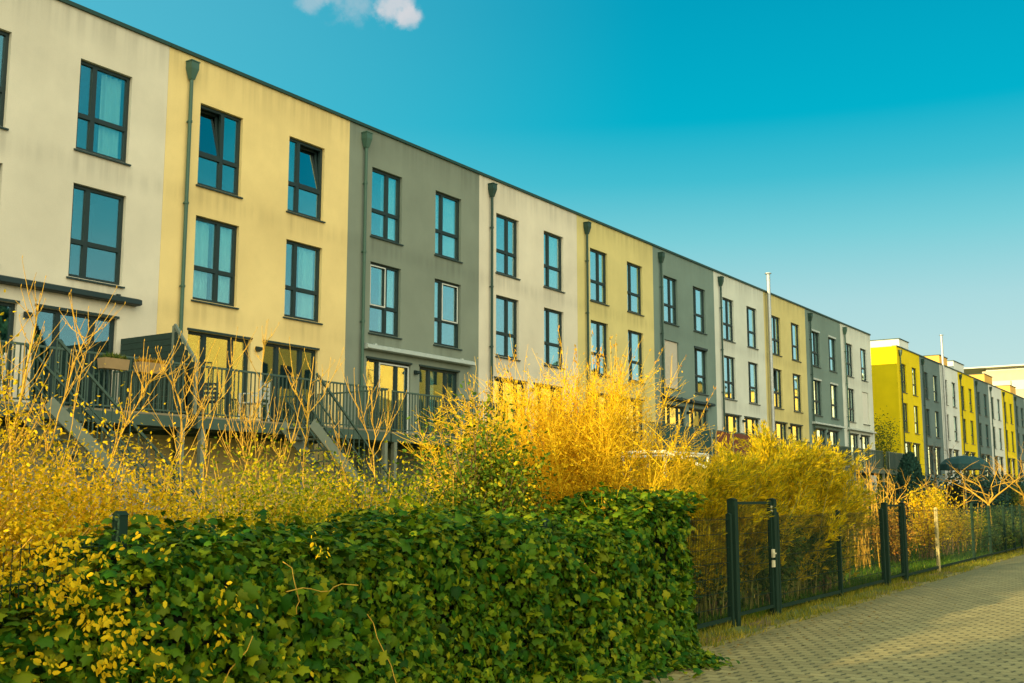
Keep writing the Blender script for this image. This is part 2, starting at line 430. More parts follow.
# ------------------------------------------------------------------ ground, path
def ground_mat():
    m, nt, out = new_mat('garden_ground'); L = nt.links
    geo = N(nt, 'ShaderNodeNewGeometry'); p = N(nt, 'ShaderNodeBsdfPrincipled', Roughness=.95)
    a = N(nt, 'ShaderNodeTexNoise', Scale=.5, Detail=6.); L.new(geo.outputs['Position'], a.inputs['Vector'])
    b = N(nt, 'ShaderNodeTexNoise', Scale=14., Detail=5.); L.new(geo.outputs['Position'], b.inputs['Vector'])
    c1 = mixc(nt, b.outputs['Fac'], (.05, .09, .012), (.16, .18, .03))
    c2 = mixc(nt, b.outputs['Fac'], (.12, .075, .03), (.24, .15, .05))
    rm = N(nt, 'ShaderNodeMapRange', interpolation_type='SMOOTHSTEP'); L.new(a.outputs['Fac'], rm.inputs[0]); rm.inputs[1].default_value = .48; rm.inputs[2].default_value = .6
    L.new(mixc(nt, rm.outputs[0], c1, c2), p.inputs['Base Color'])
    bp = N(nt, 'ShaderNodeBump', Strength=.8, Distance=.04); L.new(b.outputs['Fac'], bp.inputs['Height']); L.new(bp.outputs[0], p.inputs['Normal'])
    L.new(p.outputs[0], out.inputs[0]); return m

def paver_mat():
    m, nt, out = new_mat('concrete_pavers'); L = nt.links
    geo = N(nt, 'ShaderNodeNewGeometry'); p = N(nt, 'ShaderNodeBsdfPrincipled', Roughness=.85)
    mp = N(nt, 'ShaderNodeMapping'); mp.inputs['Rotation'].default_value = (0, 0, R(1.5)); L.new(geo.outputs['Position'], mp.inputs['Vector'])
    nz = N(nt, 'ShaderNodeTexNoise', Scale=3., Detail=3.); L.new(geo.outputs['Position'], nz.inputs['Vector'])
    dv = N(nt, 'ShaderNodeVectorMath', operation='MULTIPLY_ADD'); L.new(nz.outputs['Color'], dv.inputs[0]); dv.inputs[1].default_value = (.012, .012, 0); L.new(mp.outputs[0], dv.inputs[2])
    br = N(nt, 'ShaderNodeTexBrick', Scale=1.); L.new(dv.outputs[0], br.inputs['Vector'])
    br.inputs['Color1'].default_value = (.42, .33, .125, 1); br.inputs['Color2'].default_value = (.31, .24, .085, 1); br.inputs['Mortar'].default_value = (.17, .14, .04, 1)
    br.inputs['Mortar Size'].default_value = .009; br.inputs['Mortar Smooth'].default_value = .25; br.inputs['Brick Width'].default_value = .20; br.inputs['Row Height'].default_value = .165
    br.inputs['Bias'].default_value = 0.
    # dark weathered pits where the notched corners meet
    sv = N(nt, 'ShaderNodeSeparateXYZ'); L.new(dv.outputs[0], sv.inputs[0])
    def mth(op, a, b=None, c=None):
        n = N(nt, 'ShaderNodeMath', operation=op)
        for i, q in enumerate((a, b, c)):
            if q is None: continue
            if isinstance(q, bpy.types.NodeSocket): L.new(q, n.inputs[i])
            else: n.inputs[i].default_value = q
        return n.outputs[0]
    v_ = mth('DIVIDE', sv.outputs[1], .165); row = mth('FLOOR', v_)
    u_ = mth('ADD', mth('DIVIDE', sv.outputs[0], .20), mth('MULTIPLY', mth('MODULO', row, 2.), .5))
    du = mth('MULTIPLY', mth('SUBTRACT', mth('FRACT', u_), .5), .20); dvv = mth('MULTIPLY', mth('SUBTRACT', mth('FRACT', v_), .5), .165)
    dist = mth('SQRT', mth('ADD', mth('MULTIPLY', du, du), mth('MULTIPLY', dvv, dvv)))
    pit = N(nt, 'ShaderNodeMapRange', interpolation_type='SMOOTHSTEP'); L.new(dist, pit.inputs[0])
    pit.inputs[1].default_value = .018; pit.inputs[2].default_value = .042; pit.inputs[3].default_value = .8; pit.inputs[4].default_value = 0.
    a = N(nt, 'ShaderNodeTexNoise', Scale=.8, Detail=6., Roughness=.65); L.new(geo.outputs['Position'], a.inputs['Vector'])
    b = N(nt, 'ShaderNodeTexNoise', Scale=90., Detail=3.); L.new(geo.outputs['Position'], b.inputs['Vector'])
    c = mixc(nt, pit.outputs[0], br.outputs['Color'], (.055, .055, .014))
    c = mixc(nt, 1., c, mixc(nt, a.outputs['Fac'], (.68, .70, .62), (1.25, 1.2, 1.15)), 'MULTIPLY')
    c = mixc(nt, 1., c, mixc(nt, b.outputs['Fac'], (.8, .8, .8), (1.18, 1.18, 1.18)), 'MULTIPLY')
    # darker olive margin next to the hedge
    sp = N(nt, 'ShaderNodeSeparateXYZ'); L.new(geo.outputs['Position'], sp.inputs[0])
    ad = N(nt, 'ShaderNodeMath', operation='MULTIPLY_ADD'); L.new(a.outputs['Fac'], ad.inputs[0]); ad.inputs[1].default_value = 1.1; L.new(sp.outputs[0], ad.inputs[2])
    mr = N(nt, 'ShaderNodeMapRange', interpolation_type='SMOOTHSTEP'); L.new(ad.outputs[0], mr.inputs[0]); mr.inputs[1].default_value = -5.2; mr.inputs[2].default_value = -4.3; mr.inputs[3].default_value = .6; mr.inputs[4].default_value = 0.
    c = mixc(nt, mr.outputs[0], c, (.10, .105, .03))
    L.new(c, p.inputs['Base Color'])
    bp = N(nt, 'ShaderNodeBump', Strength=.7, Distance=.012, invert=True); L.new(br.outputs['Fac'], bp.inputs['Height']); L.new(bp.outputs[0], p.inputs['Normal'])
    L.new(p.outputs[0], out.inputs[0]); return m

g = MB(); g.poly([(-600, -300, 0), (600, -300, 0), (600, 1500, 0), (-600, 1500, 0)])
tag(g.build('ground', ground_mat()), kind='structure')
def edge(y): return -5.40 - .034 * (y - 12)           # left edge of the path
ys = np.linspace(-60, 160, 45)
pm = MB()
for a, b in zip(ys[:-1], ys[1:]):
    pm.poly([(edge(a), a, .004), (3.0, a, .004), (3.0, b, .004), (edge(b), b, .004)])
tag(pm.build('path', paver_mat()), kind='structure')
kb = MB()
M['kerb'] = plain('kerb_concrete', (.24, .20, .06), .9, 0, .35, 3, .3)
for i in range(120):
    y = -20 + i * 1.0
    kb.box((edge(y) - .09 + .01 * math.sin(i * 2.3), y + .006, -.05), (edge(y) - .004, y + .994, .016 + .008 * math.sin(i * 1.7)))
tag(kb.build('kerb', M['kerb']), kind='structure')

def fx(y): return -6.02 - .030 * (y - 14)             # fence line

# grass on the verge and in the gardens
def grass_patch(name, n, fn, h0, h1, mt='grass'):
    P = fn(n)
    ax = np.stack([rng.normal(0, .35, n), rng.normal(0, .35, n), np.ones(n)], 1)
    nr = rand_dirs(n)
    o = leaf_mesh(name, P, ax, nr, rng.uniform(h0, h1, n), (np.array([(0,-.06,0),(0,.06,0),(1,0,.1)], float), np.array([(0,1,2)])), M[mt])
    tag(o, kind='stuff')
    return o
def verge(n):
    y = rng.uniform(10.5, 60, n) ** 1.0
    t = rng.beta(.8, 1.1, n)
    x = edge(y) + .05 - t * .75
    keep = (np.sin(y * 2.1) + np.sin(y * 5.3 + 1) + rng.normal(0, .8, n)) > -.4
    x = np.where(keep, x, edge(y) - .5 - t * .3)
    return np.stack([x, y, np.zeros(n)], 1)
tag(grass_patch('grass', 24000, verge, .03, .13), 'short yellow green grass fringing the path under the fence', 'grass')
def lawn(n):
    y = rng.uniform(13, 75, n); x = fx(y) - .1 - rng.uniform(0, 1, n) ** 1.8 * 6
    return np.stack([x, y, np.zeros(n)], 1)
tag(grass_patch('lawn_grass', 60000, lawn, .06, .2, 'lawn'), 'green lawn grass in the gardens behind the fence', 'grass')

def litter(n):
    y = 8.5 + rng.exponential(9, n); x = edge(y) + rng.exponential(.5, n) - .15
    return np.stack([x, y, np.full(n, .012)], 1)
P_ = litter(420)
tag(leaf_mesh('fallen_leaves', P_, rand_dirs(420) * np.array([1, 1, .15]), rand_dirs(420) * .35 + np.array([0, 0, 1.]), rng.uniform(.025, .065, 420), OVAL, M['litter']), 'dry leaves fallen along the edge of the paved path', 'leaves', kind='stuff')

# ------------------------------------------------------------------ terraced houses
FX = -20.6; HW = 6.2484; Y0 = 15.824; HT = 12.34
W1 = (.98, 2.33); W2 = (3.94, 5.27)
ROWS = ((9.18, 11.22), (6.37, 8.42))
DOORS = ((.89, 2.84), (3.25, 5.20)); DZ = (3.45, 5.62)

mesh_cache = {}
def cached(key, fn):
    if key not in mesh_cache: mesh_cache[key] = fn()
    return mesh_cache[key]
def mesh_of(mb, name, mats):
    o = mb.build(name, mats); me = o.data
    bpy.data.objects.remove(o); return me

def frame_mesh(wd, ht, muls, trans, fw=.075):
    def mk():
        b = MB(); x0, x1 = -.17, -.09
        b.box((x0, 0, 0), (x1, fw, ht)); b.box((x0, wd - fw, 0), (x1, wd, ht))
        b.box((x0, fw, 0), (x1, wd - fw, fw)); b.box((x0, fw, ht - fw), (x1, wd - fw, ht))
        for mu in muls:
            b.box((x0 + .005, mu * wd - .055, fw), (x1 + .004, mu * wd + .055, ht - fw))
        cols = [fw] + [mu * wd for mu in muls] + [wd - fw]
        for t in trans:
            for i in range(len(cols) - 1):
                a = cols[i] + (.055 if i else 0); c = cols[i + 1] - (.055 if i < len(cols) - 2 else 0)
                b.box((x0 + .008, a, t * ht - .05), (x1 + .008, c, t * ht + .05))
        return mesh_of(b, 'window', [M['frame']])
    return cached(('fr', round(wd, 2), round(ht, 2), muls, trans), mk)
def pane_mesh(wd, ht):
    def mk():
        b = MB(); b.box((-.142, .06, .06), (-.130, wd - .06, ht - .06)); return mesh_of(b, 'pane', [M['glass']])
    return cached(('pn', round(wd, 2), round(ht, 2)), mk)
def sill_mesh(wd):
    def mk():
        b = MB(); b.prism([(-.09, .0), (.05, -.02), (.05, -.055), (-.09, -.05)], 'y', -.05, wd + .05); return mesh_of(b, 'sill', [M['sill']])
    return cached(('si', round(wd, 2)), mk)
def curtain_mesh(y0, y1, z0, z1, seed):
    b = MB(); n = 28; rr = random.Random(seed)
    pts = []
    ph = rr.uniform(0, 6)
    for i in range(n + 1):
        t = i / n; pts.append((-.235 + .035 * math.sin(t * 26 + ph) + .02 * math.sin(t * 11 + ph * 2), y0 + (y1 - y0) * t))
    for i in range(n):
        b.poly([(*pts[i], z0), (*pts[i + 1], z0), (*pts[i + 1], z1), (*pts[i], z1)])
    return mesh_of(b, 'curtain', [M['curtain']])

def facade(openings, wd, ht, depth, wallmat, doorsplit=None):
    """front sheet with real openings, reveals and dark rooms, plus sides, back and roof"""
    b = MB()
    ycuts = sorted({0.002, wd - .002} | {round(v, 4) for o in openings for v in o[:2]})
    zcuts = sorted({0.0, ht} | {round(v, 4) for o in openings for v in o[2:]})
    for i in range(len(ycuts) - 1):
        for j in range(len(zcuts) - 1):
            ym = (ycuts[i] + ycuts[i + 1]) / 2; zm = (zcuts[j] + zcuts[j + 1]) / 2
            if any(o[0] < ym < o[1] and o[2] < zm < o[3] for o in openings): continue
            b.poly([(0, ycuts[i], zcuts[j]), (0, ycuts[i + 1], zcuts[j]), (0, ycuts[i + 1], zcuts[j + 1]), (0, ycuts[i], zcuts[j + 1])])
    for y0, y1, z0, z1 in openings:
        for d0, d1, mi in ((0, -.17, 0), (-.17, -1.2, 1)):
            b.poly([(d0, y0, z0), (d0, y0, z1), (d1, y0, z1), (d1, y0, z0)], mi)
            b.poly([(d0, y1, z0), (d1, y1, z0), (d1, y1, z1), (d0, y1, z1)], mi)
            b.poly([(d0, y0, z0), (d1, y0, z0), (d1, y1, z0), (d0, y1, z0)], mi)
            b.poly([(d0, y0, z1), (d0, y1, z1), (d1, y1, z1), (d1, y0, z1)], mi)
        b.poly([(-1.2, y0, z0), (-1.2, y0, z1), (-1.2, y1, z1), (-1.2, y1, z0)], 1)
    a, c = .002, wd - .002
    b.poly([(0, a, 0), (0, a, ht), (-depth, a, ht), (-depth, a, 0)])
    b.poly([(0, c, 0), (-depth, c, 0), (-depth, c, ht), (0, c, ht)])
    b.poly([(-depth, a, 0), (-depth, a, ht), (-depth, c, ht), (-depth, c, 0)])
    b.poly([(0, a, ht), (0, c, ht), (-depth, c, ht), (-depth, a, ht)], 2)
    return b, [wallmat, M['room'], M['roof']]

def awning(parent, y0, y1, z, mat, h=.13, d=.22):
    b = MB()
    b.prism([(.004, z - h), (.004, z + .02), (.10, z + .02), (d, z - .02), (d + .01, z - h + .02), (d - .04, z - h)], 'y', y0, y1)
    for y in (y0 + .5, y1 - .5):
        b.box((.0045, y - .04, z + .021), (.08, y + .04, z + .06))
    return b.build('awning', mat, parent)

def house(y, wall, label, name='terraced_house', pipe='dark_pipe', awn=(), curtains=(), shutters=(), tilt=(), screens=(), pent=None, flue=None, end_wall=None, group=None, boxes=(), lamp=True, doors=True, rows=ROWS):
    r = empty(name, (FX, y, 0)); tag(r, label, 'house', group)
    ops = []
    for ri, (z0, z1) in enumerate(rows):
        for wi, (a, c) in enumerate((W1, W2)): ops.append((a, c, z0, z1, ('w', ri, wi)))
    for di, (a, c) in enumerate(DOORS): ops.append((a, c, DZ[0], DZ[1], ('d', di)))
    fb, mats = facade([o[:4] for o in ops], HW, HT, 10., M[wall])
    wl = fb.build('wall', mats, r)
    cb = MB(); cb.box((-.30, .003, HT + .002), (.06, HW - .003, HT + .045)); cb.box((.004, .003, HT - .04), (.06, HW - .003, HT + .001))
    cb.build('roof_coping', M['coping'], r)
    for a, c, z0, z1, k in ops:
        wd, ht = c - a, z1 - z0
        if k[0] == 'w':
            wi, ri = k[2], k[1]
            f = place('window', frame_mesh(wd, ht, ((.57,), (.32,))[wi], (.39,)), r, (0, a, z0))
            place('sill', sill_mesh(wd), f)
            if (ri, wi) not in tilt: place('pane', pane_mesh(wd, ht), f)
            if (ri, wi) in curtains:
                side = curtains[(ri, wi)] if isinstance(curtains, dict) else 'both'
                if side in ('both', 'left'): place('curtain', curtain_mesh(.08, wd * .44, .1, ht - .08, int(y * 7) + ri * 3 + wi), f)
                if side in ('both', 'right'): place('curtain', curtain_mesh(wd * .52, wd - .08, .1, ht - .08, int(y * 5) + ri + wi), f)
            if (ri, wi) in shutters:
                b = MB(); nsl = int(ht / .05)
                for i in range(nsl):
                    zz = .02 + i * (ht - .04) / nsl
                    b.prism([(-.085, zz), (-.06, zz + .005), (-.06, zz + (ht - .04) / nsl - .006), (-.085, zz + (ht - .04) / nsl - .002)], 'y', .03, wd - .03)
                b.build('shutter', M['shutter'] if wall == 'bluegrey' else M['white_paint'], f)
            if (ri, wi) in boxes:
                b = MB(); b.box((-.06, -.02, ht - .05), (.05, wd + .02, ht + .05)); b.build('shutter_box', M['awn_pale'] if y > 55 else M['awn_dark'], f)
            if (ri, wi) in tilt:
                # upper sash tipped inwards at its top
                b = MB(); mu = .57 if wi == 0 else .32
                s0, s1 = (.07, mu * wd - .05) if wi == 0 else (mu * wd + .05, wd - .07)
                zb, zt = .39 * ht + .05, ht - .08
                for (p0, q0) in (((s0, 0), (s0, 1)), ((s1, 0), (s1, 1)), ((s0, 0), (s1, 0)), ((s0, 1), (s1, 1))):
                    pt = lambda q: (-.12 - .16 * q[1], q[0], zb + (zt - zb) * q[1])
                    b.bar(pt(p0), pt(q0), .06, .06)
                sash = b.build('tilted_sash', M['frame'], f)
                q = MB(); g = lambda u, v: (-.122 - .16 * v, s0 + (s1 - s0) * u, zb + (zt - zb) * v)
                q.poly([g(0, 0), g(1, 0), g(1, 1), g(0, 1)]); q.build('pane', M['glass'], f)
                q = MB()
                o0, o1 = (mu * wd + .05, wd - .06) if wi == 0 else (.06, mu * wd - .05)
                q.box((-.142, o0, .06), (-.130, o1, ht - .06)); q.build('pane', M['glass'], f)
                q = MB(); q.box((-.142, s0, .06), (-.130, s1, .39 * ht - .04)); q.build('pane', M['glass'], f)
            if (ri, wi) in screens:
                mu = .57 if wi == 0 else .32
                s0, s1 = (.06, mu * wd - .03) if wi == 0 else (mu * wd + .03, wd - .06)
                b = MB(); zb, zt = .39 * ht, ht - .07
                b.box((-.079, s0, zb), (-.062, s0 + .035, zt)); b.box((-.079, s1 - .035, zb), (-.062, s1, zt))
                b.box((-.079, s0 + .035, zb), (-.062, s1 - .035, zb + .035)); b.box((-.079, s0 + .035, zt - .035), (-.062, s1 - .035, zt))
                b.build('insect_screen', M['white_frame'], f)
        else:
            f = place('patio_door', frame_mesh(wd, ht, (.29, .72), (), .07), r, (0, a, z0))
            place('pane', pane_mesh(wd, ht), f)
            lb = MB(); lb.box((.0, -.03, ht - .0), (.035, wd + .03, ht + .05)); lb.build('lintel', M['sill'], f)
            if ('d', k[1]) in screens:
                b = MB(); b.box((-.079, wd * .31, .03), (-.055, wd * .31 + .045, ht - .06)); b.box((-.079, wd - .06, .03), (-.055, wd - .015, ht - .06)); b.box((-.079, wd * .31 + .045, ht - .1), (-.055, wd - .06, ht - .06))
                b.build('insect_screen', M['white_frame'], f)
            if ('d', k[1]) in curtains:
                place('curtain', curtain_mesh(wd * .3, wd * .5, .05, ht - .08, int(y)), f)
    if pipe:
        pb = MB(); pb.tube([(.10, .60, 11.72), (.10, .60, 8), (.10, .60, 4), (.10, .60, .02)], .045, 10)
        for z in (10.6, 8.6, 6.6, 4.6): pb.box((.003, .575, z), (.06, .625, z + .03)); pb.tube([(.10, .60, z - .01), (.10, .60, z + .04)], .06, 10)
        dp = pb.build('downpipe', M[pipe], r)
        hb = MB(); s = .115; q = .055
        b0 = [(.10 - q, .60 - q, 11.66), (.10 + q, .60 - q, 11.66), (.10 + q, .60 + q, 11.66), (.10 - q, .60 + q, 11.66)]
        t0 = [(.006, .60 - s, 11.92), (.22, .60 - s, 11.92), (.22, .60 + s, 11.92), (.006, .60 + s, 11.92)]
        t1 = [(x, yy, 12.08) for x, yy, _ in t0]
        for lo, hi in ((b0, t0), (t0, t1)):
            for i in range(4):
                j = (i + 1) % 4; hb.poly([lo[i], lo[j], hi[j], hi[i]])
        hb.poly(t1); hb.poly(list(reversed(b0)))
        hb.box((.0055, .60 - s - .015, 12.082), (.235, .60 + s + .015, 12.11))
        hb.build('hopper', M[pipe], dp)
    if lamp:
        b = MB(); b.box((.004, 2.98, 5.36), (.05, 3.08, 5.46)); b.prism([(.05, 5.34), (.16, 5.38), (.16, 5.44), (.05, 5.47)], 'y', 2.96, 3.10); b.build('wall_lamp', M['frame'], r)
    for (a0, a1, az, am, ah) in awn: awning(r, a0, a1, az, M[am], ah)
    if flue:
        fl = MB(); yy, top = flue
        fl.tube([(.20, yy, 3.0), (.20, yy, 7.5), (.20, yy, top)], .095, 14)
        for z in (4.2, 6.0, 7.8, 9.6, 11.4, 12.9): fl.tube([(.20, yy, z), (.20, yy, z + .07)], .105, 14)
        fl.tube([(.20, yy, top + .05), (.20, yy, top + .09)], .17, 14)
        fl.tube([(.20, yy, top), (.20, yy, top + .05)], .08, 8)
        fl.build('flue_pipe', M['steel_flue'], r, smooth=False)
    if pent:
        y0, y1, h, pmn = pent
        b = MB(); b.box((-8., y0, HT + .004), (-.75, y1, HT + h)); pb = b.build('penthouse', M[pmn], r)
        b = MB(); b.box((-8.06, y0 - .05, HT + h + .002), (-.69, y1 + .05, HT + h + .06)); b.build('roof_edge', M['coping'], pb)
    return r

G1 = 'terraced houses of the near row'
def hy(n): return Y0 + HW * n
house(hy(-2), 'bluegrey', 'grey terraced house just beyond the left edge of the photo', group=G1)
house(hy(-1), 'cream', 'cream terraced house at the left edge, with a dark awning cassette over its patio doors', group=G1, awn=[(-.3, 5.66, 6.10, 'awn_dark', .14)],
      curtains={(0, 1): 'right'})
house(hy(0), 'yellow', 'pale yellow terraced house with two tilted top windows and a zinc downpipe', group=G1, pipe='zinc', curtains={(1, 0): 'both', (1, 1): 'right'}, tilt=((0, 0), (0, 1)))
house(hy(1), 'grey', 'grey terraced house with one long pale awning cassette above its patio doors', group=G1, pipe='zinc', awn=[(.70, 5.80, 6.00, 'awn_pale', .14)],
      curtains={(0, 1): 'both', (0, 0): 'right', (1, 0): 'right', (1, 1): 'left', ('d', 1): 1}, screens=((1, 0), (1, 1), ('d', 0)))
house(hy(2), 'cream', 'cream terraced house between the grey awning house and the yellow house behind the willow bush', group=G1, curtains={(0, 1): 'right', (1, 1): 'right'})
house(hy(3), 'mustard', 'yellow terraced house rising behind the big golden willow bush', group=G1, curtains={(0, 0): 'right', (1, 0): 'left', (1, 1): 'both'})
house(hy(4), 'bluegrey', 'blue grey terraced house with one closed beige roller shutter', group=G1, shutters=((1, 0),), boxes=((1, 1),), curtains={(0, 0): 'left', (0, 1): 'left'},
      awn=[(.5, 2.95, 5.98, 'awn_dark', .13), (3.1, 5.6, 5.98, 'awn_dark', .13)])
house(hy(5), 'pale', 'light beige terraced house immediately left of the tall silver flue pipe', group=G1, curtains={(0, 0): 'left'})
house(hy(6), 'mustard', 'mustard terraced house with a tall silver flue pipe climbing its left edge', group=G1, pipe=None, flue=(.28, 13.2), tilt=((1, 0),))
house(hy(7), 'bluegrey', 'grey terraced house second from the far end of the near row, with pale shutter boxes', group=G1, boxes=((0, 0), (0, 1), (1, 0), (1, 1)), awn=[(.5, 5.8, 5.95, 'awn_pale', .12)])
house(hy(8), 'pale', 'whitish terraced house closing the near row, with one white shutter down', group=G1, pipe='zinc', shutters=((1, 1),), awn=[(.5, 5.9, 5.95, 'awn_pale', .12)])
# the row goes on behind the viewer
c_ = [('yellow', 'yellow'), ('cream', 'cream'), ('grey', 'grey')]
ord_ = ['third', 'fourth', 'fifth', 'sixth', 'seventh', 'eighth', 'ninth', 'tenth', 'eleventh', 'twelfth', 'thirteenth', 'fourteenth']
for i in range(3, 15):
    wall, wn = c_[i % 3]
    b = MB(); b.box((-10, .002, 0), (0, HW - .002, HT))
    r = empty('terraced_house', (FX, hy(-i), 0)); tag(r, f'{wn} terraced house {ord_[i-3]} to the left of the grey awning house, outside the photo', 'house', G1)
    b.build('wall', M[wall], r)
    for ri, (z0, z1) in enumerate(ROWS):
        for a, c in (W1, W2):
            f = place('window', frame_mesh(c - a, z1 - z0, (.5,), (.39,)), r, (.175, a, z0)); place('pane', pane_mesh(c - a, z1 - z0), f)

G2 = 'terraced houses of the far row'
Y2 = 78.3
def h2(n): return Y2 + 6.25 * n
BL = [('lemon', 'lemon yellow end house of the far row, its blank end wall half sunlit', (3.7, 6.3, 1.0, 'white'), None, 'dark_pipe'),
      ('slate', 'slate grey house next to the lemon yellow end house, left of the far flue', None, None, 'dark_pipe'),
      ('white', 'white house of the far row with a silver flue pipe on its left edge', (3.4, 6.2, 1.1, 'gold'), (.35, 14.6), None),
      ('lemon', 'lemon yellow house just right of the white house with the flue', (2.2, 6.2, 1.15, 'white'), None, 'dark_pipe'),
      ('slate', 'slate grey house between the second lemon house and a white one in the far row', None, None, 'dark_pipe'),
      ('white', 'white house of the far row in front of the golden rooftop box', (2.5, 6.2, 1.2, 'gold'), None, 'dark_pipe'),
      ('lemon', 'narrow looking third lemon yellow house of the far row', None, None, 'dark_pipe'),
      ('slate', 'slate grey house cut by the right edge of the photo', (3., 6.2, 1.2, 'gold'), None, 'dark_pipe'),
      ('white', 'white house of the far row beyond the right edge of the photo', None, None, 'dark_pipe')]
for i, (wall, lab, pent, flue, pipe) in enumerate(BL):
    house(h2(i), wall, lab, group=G2, pent=pent, flue=flue, pipe=pipe, curtains={(0, 0): 'left', (0, 1): 'left', (1, 0): 'left'} if i % 2 == 0 else {(0, 0): 'both', (0, 1): 'both', (1, 0): 'both', (1, 1): 'both'})

# far pale office block closing the view
r = empty('office_block', (-36.5, 190, 0)); tag(r, 'long pale flat roofed block with glazed bands far behind the rows', 'building')
b = MB(); b.box((0, 0, 0), (62, 14, 22.2)); b.build('wall', M['stone'], r)
b = MB(); b.box((-9, -1, 22.7), (64, 15, 22.9)); b.box((.5, .5, 22.204), (61, 13, 22.696)); b.build('roof', M['pale'], r)
for z in (9.4, 12.6, 15.8, 19.0):
    f = place('window_band', mesh_of((lambda m: (m.box((1, -.06, 0), (61, -.004, 1.5)), m)[1])(MB()), 'window_band', [M['shutter']]), r, (0, 0, z))
    m = MB()
    for k in range(20): m.box((1.2 + k * 3, -.12, .05), (1.35 + k * 3, -.064, 1.45))
    m.build('mullions', M['zinc'], f)

# ------------------------------------------------------------------ houses opposite (mirrored in the windows)
G3 = 'golden apartment houses across the path'
for i, (x, y, wx, wy, h) in enumerate(((19, 54, 13, 10, 14.5), (27, 82, 13, 10, 16.5), (34, 121, 16, 12, 19), (40, 176, 20, 14, 22), (44, 250, 30, 14, 27), (34, 310, 40, 14, 31))):
    r = empty('apartment_house', (x, y, 0))
    tag(r, f'golden apartment house across the path, {["nearest","second","third","fourth","fifth","farthest"][i]} of those mirrored in the windows', 'building', G3)
    b = MB(); b.box((0, 0, 0), (wx, wy, h)); b.build('wall', M['gold'], r)
    b = MB(); b.box((-.3, -.3, h + .003), (wx + .3, wy + .3, h + .3)); b.build('roof', M['coping'], r)
    n = int(h // 3)
    for s in range(n):
        for k in range(3):
            wxx = 1.5 + k * (wx - 3.) / 3 + .6
            place('window', frame_mesh(1.3, 1.6, (.5,), ()), r, (wxx + 1.3, -.0 - .168, 1 + s * 3), R(-90))
            b = MB(); b.box((-.02, 1.2 + k * 2.6, 1 + s * 3), (-.004, 2.3 + k * 2.6, 2.6 + s * 3)); b.build('window', M['frame'], r)

# ------------------------------------------------------------------ decks behind the houses
DF = 3.38; RT = 4.42
def railing_mb(b, pts, top=RT, base=DF + .06, gap=.115, bar=.011):
    for p, q in zip(pts[:-1], pts[1:]):
        p = Vector(p); q = Vector(q); ln = (q - p).length; n = max(2, int(ln / gap))
        d = (q - p) / n
        for i in range(n + 1):
            c = p + d * i
            z0, z1 = base + (c.z), top + c.z
            b.box((c.x - bar, c.y - bar, z0), (c.x + bar, c.y + bar, z1 - .02))
        b.bar(p + Vector((0, 0, top)), q + Vector((0, 0, top)), .045, .04)
        b.bar(p + Vector((0, 0, base)), q + Vector((0, 0, base)), .03, .03)

def deck(y0, y1, x1, label, stair=None, railpts=None, posts=True, mat='deck_steel'):
    r = empty('garden_deck', (0, 0, 0)); r.location = (x1, y0, 0)
    tag(r, label, 'deck', 'raised decks along the near row')
    def T(x, y, z): return (x - x1, y - y0, z)
    b = MB()
    x = FX + .05
    while x < x1 - .02:
        xx = min(x + .14, x1); b.box(T(x, y0, DF - .04), T(xx - .008, y1, DF)); x += .148
    b.build('deck_floor', M['deck_board'], r)
    b = MB()
    b.box(T(x1 - .08, y0, DF - .26), T(x1, y1, DF - .043)); b.box(T(FX + .01, y0, DF - .26), T(FX + .09, y1, DF - .043))
    for y in np.linspace(y0, y1 - .08, max(3, int((y1 - y0) / .9))): b.box(T(FX + .092, y, DF - .24), T(x1 - .082, y + .08, DF - .044))
    b.build('beam_frame', M[mat], r)
    if posts:
        for y in np.linspace(y0 + .1, y1 - .2, max(2, int((y1 - y0) / 2.4) + 1)):
            b = MB(); b.box(T(x1 - .11, y, 0), T(x1 - .002, y + .11, DF - .262)); b.box(T(x1 - .15, y - .04, 0), T(x1 + .04, y + .15, .02)); b.build('post', M['post_metal'], r)
    rp = railpts or [(x1 - .05, y0 + .04), (x1 - .05, y1 - .04), (FX + .1, y1 - .04)]
    b = MB(); railing_mb(b, [(p[0] - x1, p[1] - y0, 0) for p in rp]); b.build('railing', M[mat], r)
    if stair:
        sx0, sx1, sy0, sy1, sz1 = stair
        b = MB(); n = 13
        for i in range(n):
            t = (i + .5) / n; y = sy0 + (sy1 - sy0) * t; z = DF - (DF - sz1) * t
            b.box(T(sx0 + .03, y - .13, z - .03), T(sx1 - .03, y + .13, z))
        for xx in (sx0, sx1 - .04):
            b.bar(T(xx + .02, sy0 - .1, DF - .06), T(xx + .02, sy1 + .1, sz1 - .06), .04, .24)
        st = b.build('stair', M['post_metal'], r)
        b = MB(); n = 20
        for xx in (sx0 + .02, sx1 - .02):
            b.bar(T(xx, sy0, RT), T(xx, sy1, sz1 + 1.0), .045, .045)
            b.bar(T(xx, sy0, DF + .5), T(xx, sy1, sz1 + .5), .03, .03)
            for i in range(n + 1):
                t = i / n; y = sy0 + (sy1 - sy0) * t; z = DF - (DF - sz1) * t
                b.box(T(xx - .009, y - .009, z - .05), T(xx + .009, y + .009, z + 1.02))
        b.build('handrail', M[mat], st)
    return r

